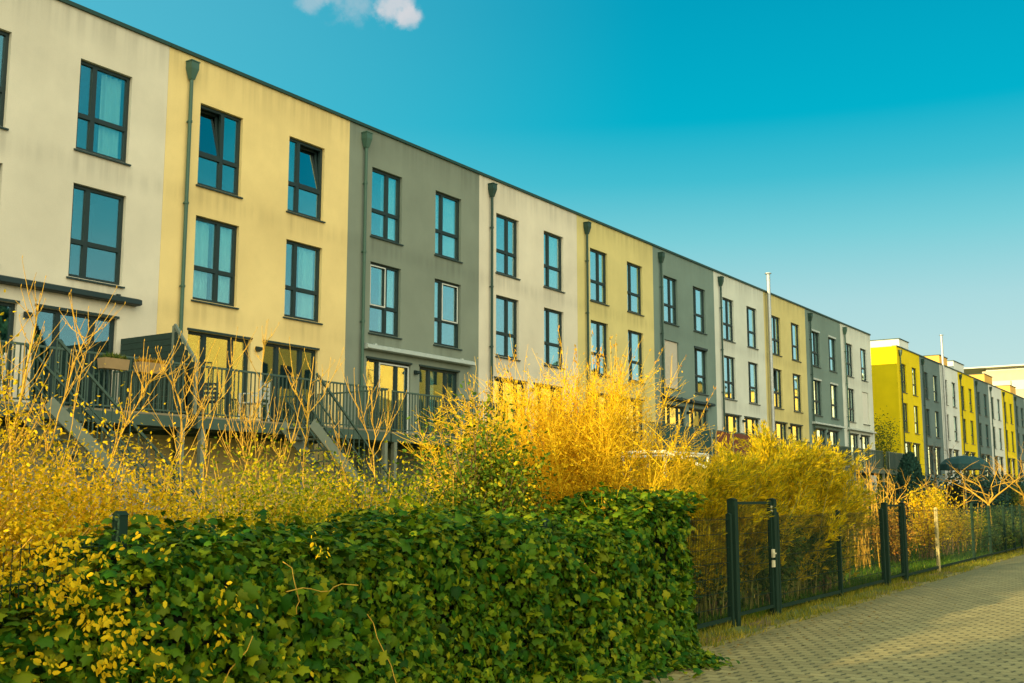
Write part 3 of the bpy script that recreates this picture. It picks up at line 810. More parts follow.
deck(6.0, 14.72, -18.0, 'grey steel deck at the left edge with flower troughs on its railing', stair=(-17.96, -16.95, 11.0, 14.9, .1))
deck(14.95, 21.0, -18.0, 'grey steel deck with a long straight stair, below the pale yellow house', stair=(-17.96, -17.0, 17.35, 20.9, .3))
deck(21.3, 26.6, -18.2, 'grey steel deck in front of the grey awning house')
deck(28.4, 34.2, -18.2, 'steel deck hidden behind the golden willow bush')
deck(35.0, 40.6, -18.05, 'steel deck carrying a teal windbreak')
deck(40.9, 46.2, -18.05, 'steel deck carrying a red brown windbreak')
deck(47.0, 52.8, -18.2, 'steel deck in front of the light beige house left of the flue')
deck(53.5, 59.0, -18.2, 'steel deck in front of the mustard house with the flue')
deck(59.6, 65.4, -18.2, 'steel deck in front of the grey house with pale shutter boxes')
deck(66.0, 70.6, -18.2, 'steel deck in front of the last whitish house of the near row')

def windbreak(y0, y1, x, mat, label, z0=DF + .05, z1=RT - .06, h=0):
    r = empty('windbreak', (x, y0, 0)); tag(r, label, 'windbreak')
    b = MB(); n = int((y1 - y0) / .28)
    ptsz = []
    for i in range(n + 1):
        y = (y1 - y0) * i / n; ptsz.append((.012 * math.sin(i * 1.7), y, z1 + .03 * math.sin(i * .9) + h * i / n))
    for i in range(n):
        a, c = ptsz[i], ptsz[i + 1]
        b.poly([(a[0], a[1], z0), (c[0], c[1], z0), (c[0], c[1], c[2]), (a[0], a[1], a[2])])
        b.poly([(a[0] - .02, a[1], z0), (a[0] - .02, a[1], a[2]), (c[0] - .02, c[1], c[2]), (c[0] - .02, c[1], z0)])
    b.build('panel', mat, r)
    for y in np.arange(0, y1 - y0 + .01, (y1 - y0) / 3):
        b = MB(); b.tube([(-.01, y, z0 - .1), (-.01, y, z1 + .08)], .022, 6); b.build('support_rod', M['post_metal'], r)
    return r
windbreak(35.6, 40.5, -17.98, M['screen_teal'], 'teal fabric windbreak on a deck right of the willow bush')
windbreak(40.95, 46.1, -17.98, M['screen_red'], 'red brown reed windbreak on a deck, left of the bamboo top')
windbreak(53.6, 58.9, -18.1, M['screen_green'], 'dark green windbreak on the deck of the mustard flue house')
windbreak(66.1, 70.5, -18.1, M['screen_green'], 'dark green windbreak on the deck at the end of the near row')

# privacy screen between the first two decks
r = empty('privacy_screen', (-20.5, 14.84, 0)); tag(r, 'dark green sloping privacy screen standing between the first two decks', 'screen')
b = MB(); n = 16
def topz(x): return 5.30 if x < 1.75 else 5.30 - (x - 1.75) * 1.15
for i in range(14):
    z0 = 3.42 + i * .135; z1 = z0 + .128
    xm = 2.5 if z1 < topz(2.5) else 1.75 + (5.30 - z1) / 1.15
    if z1 > 5.30: break
    b.box((0, -.02, z0), (max(xm, 1.76), .02, z1))
b.build('boards', M['screen_green'], r)
b = MB(); b.bar((1.78, 0, 5.33), (2.54, 0, 4.45), .05, .06); b.box((2.48, -.03, 3.4), (2.54, .03, 4.45)); b.box((1.74, -.035, 3.4), (1.80, .035, 5.3))
b.build('screen_frame', M['post_metal'], r)

# flower troughs on the railing
def trough(y, ln, label, leafm):
    r = empty('flower_trough', (-17.92, y, 4.13)); tag(r, label, 'planter', 'flower troughs on the deck railing')
    b = MB(); b.prism([(-.09, 0), (.09, 0), (.13, .2), (-.13, .2)], 'y', 0, ln); b.build('trough_box', M['trough'], r)
    n = 240
    P = np.stack([rng.uniform(-.1, .1, n), rng.uniform(.03, ln - .03, n), np.full(n, .19)], 1)
    leaf_mesh('plants', P, rand_dirs(n) + np.array([0, 0, 1.1]), rand_dirs(n), rng.uniform(.06, .17, n), NARROW, leafm, r)
trough(12.55, .54, 'clay flower trough left of the other on the deck railing', M['gardenleaf'])
trough(13.36, .60, 'clay flower trough beside the sloping privacy screen', M['orange'])

# paper lanterns in front of the left patio doors
for i, (y, z, rr, mt, lab) in enumerate(((13.42, 5.12, .115, 'lantern', 'orange paper lantern hanging behind the glass of the left patio door'), (14.08, 5.23, .105, 'lantern', 'orange paper lantern farther right, near the privacy screen'), (13.12, 5.02, .095, 'lantern_y', 'yellow paper lantern hanging left of the two orange ones'))):
    r = empty('paper_lantern', (-21.0, y, z)); tag(r, lab, 'lantern', 'paper lanterns at the left patio door')
    b = MB(); rings = 10; seg = 14
    for a in range(rings):
        t0, t1 = math.pi * a / rings, math.pi * (a + 1) / rings
        for k in range(seg):
            p0, p1 = 2 * math.pi * k / seg, 2 * math.pi * (k + 1) / seg
            f = lambda t, p: (rr * math.sin(t) * math.cos(p), rr * math.sin(t) * math.sin(p), rr * .92 * math.cos(t))
            b.poly([f(t0, p0), f(t1, p0), f(t1, p1), f(t0, p1)])
    b.build('lamp_shade', M[mt], r)
    b = MB(); b.tube([(0, 0, rr * .9), (0, 0, 5.6 - z)], .006, 5); b.build('cord', M['frame'], r)

# garden chairs
def chair(x, y, rz, label, mat):
    r = empty('garden_chair', (x, y, DF), rz); tag(r, label, 'chair', 'garden chairs on the decks')
    b = MB(); [b.box((-.25, -.24 + i * .1, .42), (.25, -.16 + i * .1, .445)) for i in range(5)]; b.build('seat', mat, r)
    b = MB(); b.box((-.25, .25, .44), (-.21, .29, .92)); b.box((.21, .25, .44), (.25, .29, .92)); [b.box((-.208, .255, .52 + i * .1), (.208, .28, .58 + i * .1)) for i in range(4)]; b.build('backrest', mat, r)
    for sx in (-1, 1):
        for sy in (-1, 1):
            b = MB(); b.tube([(sx * .24, sy * .24 + (.02 if sy > 0 else 0), 0), (sx * .22, sy * .22, .42)], .018, 6); b.build('leg', mat, r)
        b = MB(); b.box((sx * .27 - .02, -.22, .62), (sx * .27 + .02, .26, .645)); b.box((sx * .27 - .015, -.22, .43), (sx * .27 + .015, -.18, .62)); b.build('armrest', mat, r)
chair(-18.6, 17.0, R(-70), 'pale slatted garden chair on the deck beside the stair', M['white_paint'])
chair(-19.2, 16.1, R(40), 'dark garden chair on the deck of the pale yellow house', M['chair_dark'])
chair(-18.7, 10.7, R(-60), 'pale slatted garden chair on the deck at the left edge', M['white_paint'])

# white gazebo frame
r = empty('gazebo_frame', (-10, 20.2, 0)); tag(r, 'white tubular gazebo frame standing in the garden between willow and bamboo', 'gazebo')
for (x, y) in ((0, 0), (0, 2.1), (-2.1, 0), (-2.1, 2.1)):
    b = MB(); b.tube([(x, y, 0), (x, y, 2.62)], .03, 8); b.build('post', M['white_paint'], r)
b = MB()
for p, q in (((0, 0, 2.64), (0, 2.1, 2.64)), ((-2.1, 0, 2.64), (-2.1, 2.1, 2.64)), ((0, 0, 2.64), (-2.1, 0, 2.64)), ((0, 2.1, 2.64), (-2.1, 2.1, 2.64)), ((0, 0, 2.64), (.9, .4, 2.25))): b.tube([p, q], .032, 8)
b.build('top_rails', M['white_paint'], r)

# ------------------------------------------------------------------ fence and gates
FH = 1.48
def post_obj(parent, y, h=FH, wd=.06, dp=.07, mat=None, z0=0.):
    b = MB(); b.box((-dp / 2, -wd / 2, z0), (dp / 2, wd / 2, h)); b.prism([(-dp / 2 - .006, h), (dp / 2 + .006, h), (0, h + .025)], 'y', -wd / 2 - .006, wd / 2 + .006)
    o = b.build('post', mat or M['fence'], parent); o.location = (fx(y) - parent.location.x, y - parent.location.y, 0); return o
def panel_obj(parent, y0, y1, h=FH - .03, name='panel', base=.06):
    b = MB(); x0, x1 = fx(y0) - parent.location.x, fx(y1) - parent.location.x; oy = parent.location.y
    n = max(2, int((y1 - y0) / (.05 if y0 < 22 else .08)))
    for i in range(n + 1):
        t = i / n; x = x0 + (x1 - x0) * t; y = y0 + (y1 - y0) * t - oy
        b.bar((x, y, base), (x, y, h), .0045, .0045)
    for z in np.linspace(base + .03, h - .03, 8 if y0 < 22 else 6):
        for dx in (-.008, .008): b.bar((x0 + dx, y0 - oy, z), (x1 + dx, y1 - oy, z), .0055, .0055)
    b.bar((x0, y0 - oy, .11), (x1, y1 - oy, .11), .03, .05)
    return b.build(name, M['fence'], parent)
def fence(ys, label, mats=None, heights=None):
    r = empty('mesh_fence', (fx(ys[0]), ys[0], 0)); tag(r, label, 'fence')
    for i, y in enumerate(ys): post_obj(r, y, (heights or {}).get(i, FH), mat=(mats or {}).get(i))
    for a, c in zip(ys[:-1], ys[1:]): panel_obj(r, a + .04, c - .04)
    return r
r = fence([-2.2, .1, 1.9, 4.2, 6.7, 9.2, 11.7, 14.05], 'green mesh fence swallowed by the ivy hedge', heights={3: 1.60})
def gate(y0, y1, h, label, lock=True):
    r = empty('garden_gate', (fx(y0), y0, 0)); tag(r, label, 'gate', 'garden gates in the mesh fence')
    for y in (y0, y1): post_obj(r, y, h, .11, .11)
    b = MB(); x0 = 0; x1 = fx(y1) - fx(y0); d = y1 - y0
    P = lambda t, z: (x0 + (x1 - x0) * t, d * t, z)
    e0, e1 = .09 / d, 1 - .09 / d
    b.bar(P(e0, .12), P(e0, h - .03), .045, .045); b.bar(P(e1, .12), P(e1, h - .03), .045, .045)
    for z in (.14, h - .045): b.bar(P(e0, z), P(e1, z), .04, .04)
    b.build('gate_frame', M['fence'], r)
    b = MB(); n = int(d / .05)
    for i in range(2, n - 1): b.bar(P(i / n, .14), P(i / n, h - .05), .005, .005)
    for z in np.linspace(.34, h - .25, 6): b.bar(P(e0, z), P(e1, z), .007, .007)
    b.build('mesh_infill', M['fence'], r)
    if lock:
        b = MB(); px_, py_, _ = P(e1, 0)
        b.box((px_ + .025, py_ - .05, .70), (px_ + .05, py_ + .03, .80)); b.box((px_ + .025, py_ - .05, .84), (px_ + .05, py_ + .03, .96)); b.bar((px_ + .07, py_ - .12, .90), (px_ + .07, py_ + .01, .90), .02, .02)
        b.build('lock', M['lock'], r)
        b = MB()
        for z in (1.50, 1.56): b.box((px_ + .025, py_ - .03, z), (px_ + .04, py_ + .01, z + .03))
        b.build('latch_plate', M['lock'], r)
    return r
gate(14.2, 15.78, 1.68, 'dark green garden gate with pale lock plates at the end of the ivy hedge')
fence([15.95, 19.15, 22.1], 'green mesh fence in front of the bamboo bush')
gate(22.35, 23.8, 1.60, 'dark green garden gate right of the bamboo bush', lock=False)
fence([23.95, 27.1, 31.6, 34.2, 36.8, 38.6, 40.2, 42.8, 45.4, 48, 50.6, 53.2], 'green mesh fence with one pale wooden post in front of the sunny gardens', mats={1: M['fence_tan']}, heights={1: 1.47, 2: 1.56})

# ------------------------------------------------------------------ ivy hedge
def hedge_top(y):
    t = 1.44 + .06 * np.sin(y * 1.9) + .04 * np.sin(y * 4.7 + 1) + .025 * np.sin(y * 11)
    t = t + .26 * np.clip((y - 10.2) / 1.2, 0, 1) - .38 * np.clip((4.7 - y) / 1.2, 0, 1)
    return t
def hedge_front(y, z):
    bulge = .09 * np.sin(y * 1.3 + z * 2.) + .06 * np.sin(y * 3.7 - z * 3.1) + .045 * np.sin(y * 7.3 + z * 6.)
    flare = .28 * np.clip(1 - z / .75, 0, 1) ** 2 * np.clip((y - 5) / 5, 0, 1) * np.clip((11.9 - y) / 1.2, 0, 1)
    end = np.clip((y - 11.4) / .9, 0, 1.) ** 2 * .6
    top = np.clip((z - hedge_top(y) + .3) / .3, 0, 1) ** 2 * .28
    return fx(y) + .50 + bulge + flare - end - top
def ivy():
    r = empty('ivy_hedge', (fx(6), 6, 0)); tag(r, 'long dark green ivy hedge covering the fence in front of the viewer', 'hedge')
    off = np.array([fx(6), 6, 0.])
    P, Nn = [], []
    n = 29000
    y = rng.uniform(1.2, 12.6, n); z = rng.uniform(-.02, 1., n) * hedge_top(y)
    endshape = 11.6 + .2 * np.sin(z * 2.2) + .2 * np.clip((.5 - z) / .5, 0, 1)
    ok = y < endshape + .45; y, z = y[ok], z[ok]; n = len(y)
    depth = rng.exponential(.10, n) - .03
    x = hedge_front(y, z) - depth
    P.append(np.stack([x, y, np.maximum(z, .02)], 1)); Nn.append(np.stack([np.ones(n), rng.normal(0, .75, n) + np.clip(y - 11.5, 0, 1), rng.normal(.45, .65, n)], 1))
    n = 8000
    y = rng.uniform(1.2, 12.3, n); t = rng.uniform(0, 1, n)
    x = fx(y) + .45 - t * 1.25; z = hedge_top(y) + .04 * rng.normal(size=n) - .10 * (2 * t - 1) ** 2 + .05 * np.abs(rng.normal(size=n))
    P.append(np.stack([x, y, z], 1)); Nn.append(np.stack([rng.normal(.2, .5, n), rng.normal(0, .5, n), np.ones(n)], 1))
    n = 4200   # rounded right-hand end
    z = rng.uniform(0, 1.78, n); t = rng.uniform(0, 1, n)
    x = fx(12.6) + .35 - t * 1.0; y = 11.9 + .3 * np.sin(z * 3) * .4 + .22 * np.clip((.5 - z) / .5, 0, 1) + .3 * np.sin(np.pi * t) - rng.exponential(.06, n)
    P.append(np.stack([x, y, z], 1)); Nn.append(np.stack([rng.normal(.3, .5, n), np.ones(n), rng.normal(.3, .4, n)], 1))
    n = 1800   # runners on the ground at its foot
    y = rng.uniform(7.5, 11.1, n); x = hedge_front(y, np.zeros(n)) + rng.exponential(.08, n); z = rng.uniform(.02, .10, n)
    P.append(np.stack([x, y, z], 1)); Nn.append(np.stack([rng.normal(.4, .4, n), rng.normal(0, .4, n), np.ones(n)], 1))
    P = np.concatenate(P); Nn = np.concatenate(Nn)
    ax = np.stack([rng.normal(.15, .35, len(P)), rng.normal(0, .6, len(P)), rng.normal(-.75, .45, len(P))], 1)
    flat = Nn[:, 2] > .9
    ax[flat] = np.stack([rng.normal(.3, .6, flat.sum()), rng.normal(0, .7, flat.sum()), rng.normal(0, .25, flat.sum())], 1)
    leaf_mesh('foliage', P - off, ax, Nn, np.clip(rng.lognormal(-2.78, .36, len(P)), .03, .13), IVY, M['ivy'], r)
    # opaque core, near-black colour standing in for deep shade between the leaves
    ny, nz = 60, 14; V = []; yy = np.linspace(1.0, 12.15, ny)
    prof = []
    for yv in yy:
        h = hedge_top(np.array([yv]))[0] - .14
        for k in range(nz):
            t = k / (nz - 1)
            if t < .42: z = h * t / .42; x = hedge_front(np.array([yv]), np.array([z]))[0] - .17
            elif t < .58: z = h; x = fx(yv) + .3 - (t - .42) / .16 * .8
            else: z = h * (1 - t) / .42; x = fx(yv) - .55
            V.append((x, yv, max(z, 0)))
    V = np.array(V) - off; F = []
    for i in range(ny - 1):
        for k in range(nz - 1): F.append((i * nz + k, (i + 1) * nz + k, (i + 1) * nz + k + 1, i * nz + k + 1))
    np_mesh('hedge_core', V, np.array(F), M['core_dark'], r, smooth=True)
    return r
ivy()
# dry vines and golden shoots on the hedge face
r = empty('dry_vine', (fx(5.5) + .6, 5.5, 1.2)); tag(r, 'dry golden vine tendrils hanging over the ivy hedge face', 'vine')
for (y0, z0, dy, dz, ln) in ((5.05, 1.30, .1, -.35, 7), (5.0, 1.12, .85, -.03, 8), (5.9, .9, .12, -.5, 7), (8.9, 1.1, .25, -.1, 6), (4.6, .9, -.2, -.5, 6)):
    pts = []
    for i in range(ln):
        t = i / (ln - 1); y = y0 + dy * t + .02 * math.sin(i * 2.); z = z0 + dz * t + .02 * math.sin(i * 1.3)
        pts.append((float(hedge_front(np.array([y]), np.array([z]))[0]) + .07 - r.location.x, y - 5.5, z - 1.2))
    b = MB(); b.tube(pts, .0035, 5); b.build('stem', M['bark'], r)

# ------------------------------------------------------------------ shrubs
def bezier_paths(P0, P1, P2, S):
    t = np.linspace(0, 1, S)[None, :, None]
    return (1 - t) ** 2 * P0[:, None] + 2 * t * (1 - t) * P1[:, None] + t ** 2 * P2[:, None]

def leafy_shrub(c, rx, ry, h, nst, nleaf, lsize, tmpl, leafmat, stemmat, label, cat='shrub', name='leafy_shrub', zlow=.25, group=None, clumps=16, up=.3):
    """stems fanning from the base, leaves gathered in clumps round the outer stems"""
    r = empty(name, (c[0], c[1], 0)); tag(r, label, cat, group)
    P0 = np.stack([rng.normal(0, rx * .18, nst), rng.normal(0, ry * .18, nst), np.zeros(nst)], 1)
    ang = rng.uniform(0, 2 * np.pi, nst); rad = np.sqrt(rng.uniform(.02, 1, nst))
    hz = h * (1 - .45 * rad ** 2) * rng.uniform(.75, 1.03, nst)
    P2 = np.stack([rx * rad * np.cos(ang), ry * rad * np.sin(ang), hz], 1)
    P1 = P0 * .6 + P2 * np.array([.35, .35, .62])
    path = bezier_paths(P0, P1, P2, 6)
    rd = np.linspace(.012, .004, 6)[None] * rng.uniform(.7, 1.4, (nst, 1))
    tubes_mesh('stems', path, rd, stemmat, r, 4)
    cidx = rng.integers(0, nst, clumps * 6); ct = rng.uniform(.35, 1., clumps * 6)
    C = P0[cidx] * (1 - ct[:, None]) ** 2 + 2 * (ct * (1 - ct))[:, None] * P1[cidx] + (ct ** 2)[:, None] * P2[cidx]
    k = rng.integers(0, len(C), nleaf)
    sg = np.array([rx, ry, h * .5]) * .17
    P = C[k] + rng.normal(size=(nleaf, 3)) * sg
    P[:, 2] = np.where(P[:, 2] < zlow, zlow + rng.uniform(0, h * .7, nleaf), P[:, 2])
    out = unit(P * np.array([1 / rx, 1 / ry, 1 / h]) + np.array([0, 0, -.2]))
    leaf_mesh('foliage', P, out * .6 + rand_dirs(nleaf) * .8 + np.array([0, 0, -.1]), out * .5 + rand_dirs(nleaf) * .6 + np.array([0, 0, up]), rng.uniform(.6, 1.35, nleaf) * lsize, tmpl, leafmat, r)
    return r

leafy_shrub((-6.45, 3.4), .75, 1.2, 2.75, 110, 46000, .029, OVAL, M['yleaf'], M['bark'], 'tall golden shrub at the left edge, above the end of the ivy hedge', clumps=50)
leafy_shrub((-6.9, 4.9), .85, 1.25, 2.18, 100, 36000, .031, OVAL, M['yleaf'], M['bark'], 'golden shrub beneath the deck with flower troughs, right of the tall left shrub', clumps=50)
leafy_shrub((-7.0, 6.4), .85, 1.2, 2.10, 90, 34000, .034, OVAL, M['ygleaf'], M['bark'], 'yellow green shrub behind the hedge, below the privacy screen', clumps=44)
leafy_shrub((-7.1, 7.9), .85, 1.2, 2.08, 90, 34000, .034, OVAL, M['ygleaf'], M['bark'], 'low yellow green shrub at the foot of the forked sapling', clumps=44)
leafy_shrub((-7.15, 9.8), .8, 1.0, 2.75, 80, 20000, .05, OVAL, M['glossleaf'], M['bark_dark'], 'tall yellow green shrub left of the golden willow bush', clumps=50)
leafy_shrub((-7.0, 8.9), .6, .8, 2.1, 40, 9000, .042, OVAL, M['glossleaf'], M['bark'], 'small dark leaved shrub in front of the tall yellow green shrub', clumps=30)
# creeper at the left of the hedge, yellow leaf colour standing in for sunlight
def creeper():
    r = empty('yellow_creeper', (fx(4) + .6, 4.0, 1.)); tag(r, 'yellow leaved creeper over the left end of the ivy hedge, its colour standing in for sunlight', 'creeper')
    n = 1500
    col_ = rng.choice([2.9, 3.3, 3.65, 4.0, 4.45, 5.0], 120, p=[.27, .25, .22, .14, .08, .04]); cz = rng.uniform(.1, 1.5, 120)
    cy = col_ + .12 * np.sin(cz * 4 + col_ * 3) + rng.normal(0, .06, 120) + (cz - .8) * .25
    k = rng.integers(0, len(cy), n); y = cy[k] + rng.normal(0, .055, n); z = cz[k] + rng.normal(0, .055, n)
    x = hedge_front(y, np.minimum(z, 1.2)) + .05 + rng.exponential(.05, n)
    P = np.stack([x, y, z], 1) - np.array(r.location)
    leaf_mesh('foliage', P, rand_dirs(n) + np.array([.2, 0, -.6]), rand_dirs(n) * .6 + np.array([.8, 0, .4]), rng.uniform(.022, .05, n), OVAL, M['yleaf'], r)
creeper()

# golden willow bush: a fan of fine twigs
def willow():
    r = empty('willow_bush', (-7.35, 12.0, 0)); tag(r, 'big golden willow bush fanning up behind the ivy hedge', 'bush')
    n = 240
    P0 = np.stack([rng.normal(0, .22, n), rng.normal(0, .40, n), np.zeros(n)], 1)
    th = np.clip(rng.normal(.02, .40, n), -.58, .60); ph = rng.normal(0, .28, n)
    ln = rng.uniform(2.0, 3.4, n) * (1 - .16 * np.abs(th) ** 1.5)
    d = unit(np.stack([np.sin(ph), np.sin(th), np.cos(th) * np.cos(ph)], 1))
    P2 = P0 + d * ln[:, None]
    P1 = P0 + d * ln[:, None] * .5 + np.array([0, 0, .35])
    tubes_mesh('stems', bezier_paths(P0, P1, P2, 8), np.linspace(.011, .003, 8)[None] * rng.uniform(.7, 1.3, (n, 1)), M['twig_y'], r, 4)
    n2 = 11000
    k = rng.integers(0, n, n2); t = rng.uniform(.30, 1., n2) ** .8
    Q0 = P0[k] * ((1 - t) ** 2)[:, None] + P1[k] * (2 * t * (1 - t))[:, None] + P2[k] * (t ** 2)[:, None]
    dd = unit(d[k] * .55 + rand_dirs(n2) * .75 + np.array([0, .16, .22]))
    l2 = rng.uniform(.12, .62, n2)
    Q2 = Q0 + dd * l2[:, None]; Q1 = Q0 + dd * l2[:, None] * .5 + rand_dirs(n2) * .10
    Q2[:, 1] = np.minimum(Q2[:, 1], 1.1 + np.clip(Q2[:, 2] - 1.4, 0, 1) * .8)
    n3 = 50000
    k = rng.integers(0, n2, n3); t = rng.uniform(.05, 1, n3)[:, None]
    P = Q0[k] * (1 - t) ** 2 + Q1[k] * (2 * t * (1 - t)) + Q2[k] * t ** 2 + rng.normal(0, .018, (n3, 3))
    leaf_mesh('leaves', P, dd[k] * .6 + rand_dirs(n3) * .8, rand_dirs(n3), rng.uniform(.02, .05, n3), LEAFLET, M['bud'], r)
    # long whips with brown catkins above the dome
    n4 = 90
    k = rng.integers(0, n, n4); e = P2[k]
    wv = unit(d[k] * .8 + rand_dirs(n4) * .35 + np.array([0, 0, .35])); lw_ = rng.uniform(.3, .75, n4)
    E2 = e + wv * lw_[:, None]; E1 = e + wv * lw_[:, None] * .5 + rand_dirs(n4) * .06
    A0, A1, A2 = (np.concatenate(q) for q in ((Q0, e), (Q1, E1), (Q2, E2)))
    tubes_mesh('twigs', bezier_paths(A0, A1, A2, 4), np.linspace(.0036, .0016, 4)[None] * rng.uniform(.8, 1.2, (len(A0), 1)), M['twig_y'], r, 3)
    n5 = 900; k = rng.integers(0, n4, n5); t = rng.uniform(.3, 1, n5)[:, None]
    leaf_mesh('catkins', e[k] * (1 - t) + E2[k] * t + rng.normal(0, .012, (n5, 3)), wv[k] + rand_dirs(n5) * .6, rand_dirs(n5), rng.uniform(.03, .06, n5), LEAFLET, M['orange'], r)
willow()

# bamboo clumps behind the fence
GB = 'bamboo clumps behind the mesh fence'
def bamboo(x, y, h, sp, n, nl, label, lean=.2):
    r = empty('bamboo_clump', (x, y, 0)); tag(r, label, 'bamboo', GB)
    P0 = np.stack([rng.normal(0, .20, n), rng.normal(0, sp * .42, n), np.zeros(n)], 1)
    dy = rng.normal(lean, .45, n) * sp; dx = rng.normal(.02, .30, n)
    hh = h * (.45 + .62 * rng.uniform(0, 1, n) ** .8)
    P2 = P0 + np.stack([dx, dy, hh], 1); P1 = P0 + np.stack([dx * .2, dy * .25, hh * .75], 1)
    path = bezier_paths(P0, P1, P2, 9)
    tubes_mesh('canes', path, np.linspace(.008, .003, 9)[None] * rng.uniform(.7, 1.3, (n, 1)), M['cane'], r, 4)
    nb = n * 18
    k = rng.integers(0, n, nb); t = np.where(rng.uniform(0, 1, nb) < .45, rng.uniform(.7, 1, nb), rng.uniform(.12, 1, nb))
    Q0 = P0[k] * ((1 - t) ** 2)[:, None] + P1[k] * (2 * t * (1 - t))[:, None] + P2[k] * (t ** 2)[:, None]
    tip = unit(P2 - P1)[k]
    dd = unit(tip * .75 + rand_dirs(nb) * .55 + np.array([0, .12, .22])); l2 = rng.uniform(.12, .48, nb)
    Q2 = Q0 + dd * l2[:, None] + np.array([0, 0, -.05])
    tubes_mesh('twigs', np.stack([Q0, (Q0 + Q2) / 2 + np.array([0, 0, .03]), Q2], 1), np.full((nb, 3), .0025), M['cane'], r, 3)
    k = rng.integers(0, nb, nl); t = rng.uniform(.05, 1, nl)
    P = Q0[k] * (1 - t)[:, None] + Q2[k] * t[:, None] + rng.normal(0, .02, (nl, 3)); P[:, 2] = np.maximum(P[:, 2], .03)
    leaf_mesh('foliage', P, dd[k] * 1.0 + rand_dirs(nl) * .5 + np.array([0, 0, -.05]), rand_dirs(nl) + np.array([0, 0, .5]), rng.uniform(.05, .115, nl), NARROW, M['bamboo'], r)
bamboo(-6.95, 14.6, 1.95, 1.0, 85, 34000, 'bamboo clump squeezed between the ivy hedge and the gate')
bamboo(-6.95, 16.4, 2.15, 1.1, 85, 34000, 'bamboo clump directly behind the garden gate with lock plates')
bamboo(-6.95, 18.2, 2.5, 1.0, 95, 40000, 'tallest bamboo clump, right of the garden gate', .05)
bamboo(-7.0, 19.9, 2.4, 1.1, 90, 36000, 'bamboo clump at the right end leaning over the fence', .25)
bamboo(-7.2, 21.3, 2.1, .9, 50, 17000, 'sparse low bamboo clump with one leaning plume, last before the second gate', .6)

# ------------------------------------------------------------------ bare saplings behind the hedge
GS = 'bare saplings behind the hedge'
def sapling(pts_list, label, r0=.016, ntw=9, name='bare_sapling', mat='bark', twl=(.12, .4)):
    base = Vector(pts_list[0][0]); base.z = 0
    r = empty(name, base); tag(r, label, 'sapling', GS)
    b = MB(); bt = [MB() for _ in pts_list]; rr = random.Random(label); r0 *= .45; ntw = int(ntw * 2.)
    first = pts_list[0]
    pts_list = [[(first[0][0] + .02, first[0][1], 0.)] + list(first)] + [list(p) for p in pts_list[1:]]
    for li, pl in enumerate(pts_list):
        V = [Vector(p) - base for p in pl]
        # subdivide with small kinks
        W = [V[0]]
        for p, q in zip(V[:-1], V[1:]):
            for s in (.33, .67, 1.):
                c = p.lerp(q, s)
                if s < 1: c += Vector((rr.gauss(0, .012), rr.gauss(0, .014), rr.gauss(0, .006)))
                W.append(c)
        ra = r0 * (1 if li == 0 else .65)
        rad = [ra * (1 - .62 * i / (len(W) - 1)) for i in range(len(W))]
        (b if li == 0 else bt[li]).tube(W, rad, 6)
        for k in range(ntw if li == 0 else ntw // 2):
            i = rr.randint(len(W) // 3, len(W) - 2)
            p = W[i].lerp(W[i + 1], rr.random()); d = (W[i + 1] - W[i]).normalized()
            d = (d * .9 + Vector((rr.gauss(0, .5), rr.gauss(0, .7), .35))).normalized(); ln = rr.uniform(*twl)
            m = p + d * ln * .5 + Vector((0, 0, -.01)); e = p + d * ln + Vector((0, 0, ln * .18))
            bb = b if li == 0 else bt[li]
            bb.tube([p, m, e], [.0034, .0026, .0014], 4)
            if rr.random() < .6:
                d2 = (d + Vector((rr.gauss(0, .5), rr.gauss(0, .6), .3))).normalized(); bb.tube([m, m + d2 * ln * .45], [.0024, .0012], 4)
            # buds
            for q in (m, e):
                bb.tube([q, q + Vector((0, .004, .012)), q + Vector((0, .004, .024))], [.0014, .0034, .001], 4)
    b.build('trunk', M[mat], r)
    for q in bt[1:]: q.build('branch', M[mat], r)
    return r
def X(x, *yz): return [(x, a, c) for a, c in yz]
sapling([X(-6.9, (4.16, 1.69), (4.17, 2.09), (4.26, 2.63), (4.31, 3.02))], 'stout golden sapling rising in front of the leftmost patio door', .028, 14)
sapling([X(-7.3, (4.59, 1.69), (4.74, 2.12), (4.87, 2.69), (5.0, 2.99))], 'slanting bare sapling reaching toward the paper lanterns', .018, 12)
sapling([X(-7.0, (4.83, 1.69), (5.04, 1.98), (5.26, 2.44), (5.36, 2.69)), X(-7.0, (5.26, 2.44), (5.31, 2.56), (5.46, 2.66))], 'slanting sapling whose twiggy tip meets the right flower trough', .017, 9)
sapling([X(-7.6, (6.16, 1.6), (6.14, 2.02), (6.12, 2.5), (6.31, 2.88)), X(-7.6, (6.12, 2.5), (6.02, 2.68))], 'straight sapling forking in front of the deck corner', .015, 7)
sapling([X(-8.2, (6.93, 1.68), (6.91, 2.07), (6.88, 2.53), (6.77, 2.83)), X(-8.2, (6.9, 2.24), (7.04, 2.63), (7.2, 3.03))], 'sapling with two wide arms below the pale yellow house', .015, 8)
sapling([X(-7.8, (6.94, 1.59), (7.1, 2.16), (7.18, 2.62), (7.24, 3.2))], 'tallest thin whip in front of the pale yellow house', .012, 4)
sapling([X(-7.4, (7.4, 1.59), (7.4, 1.97), (7.43, 2.49), (7.5, 3.04)), X(-7.4, (7.43, 2.49), (7.28, 2.66), (7.21, 2.86)), X(-7.4, (7.43, 2.49), (7.6, 2.63), (7.73, 2.79))], 'sapling forked like a trident in front of the straight stair', .020, 5)
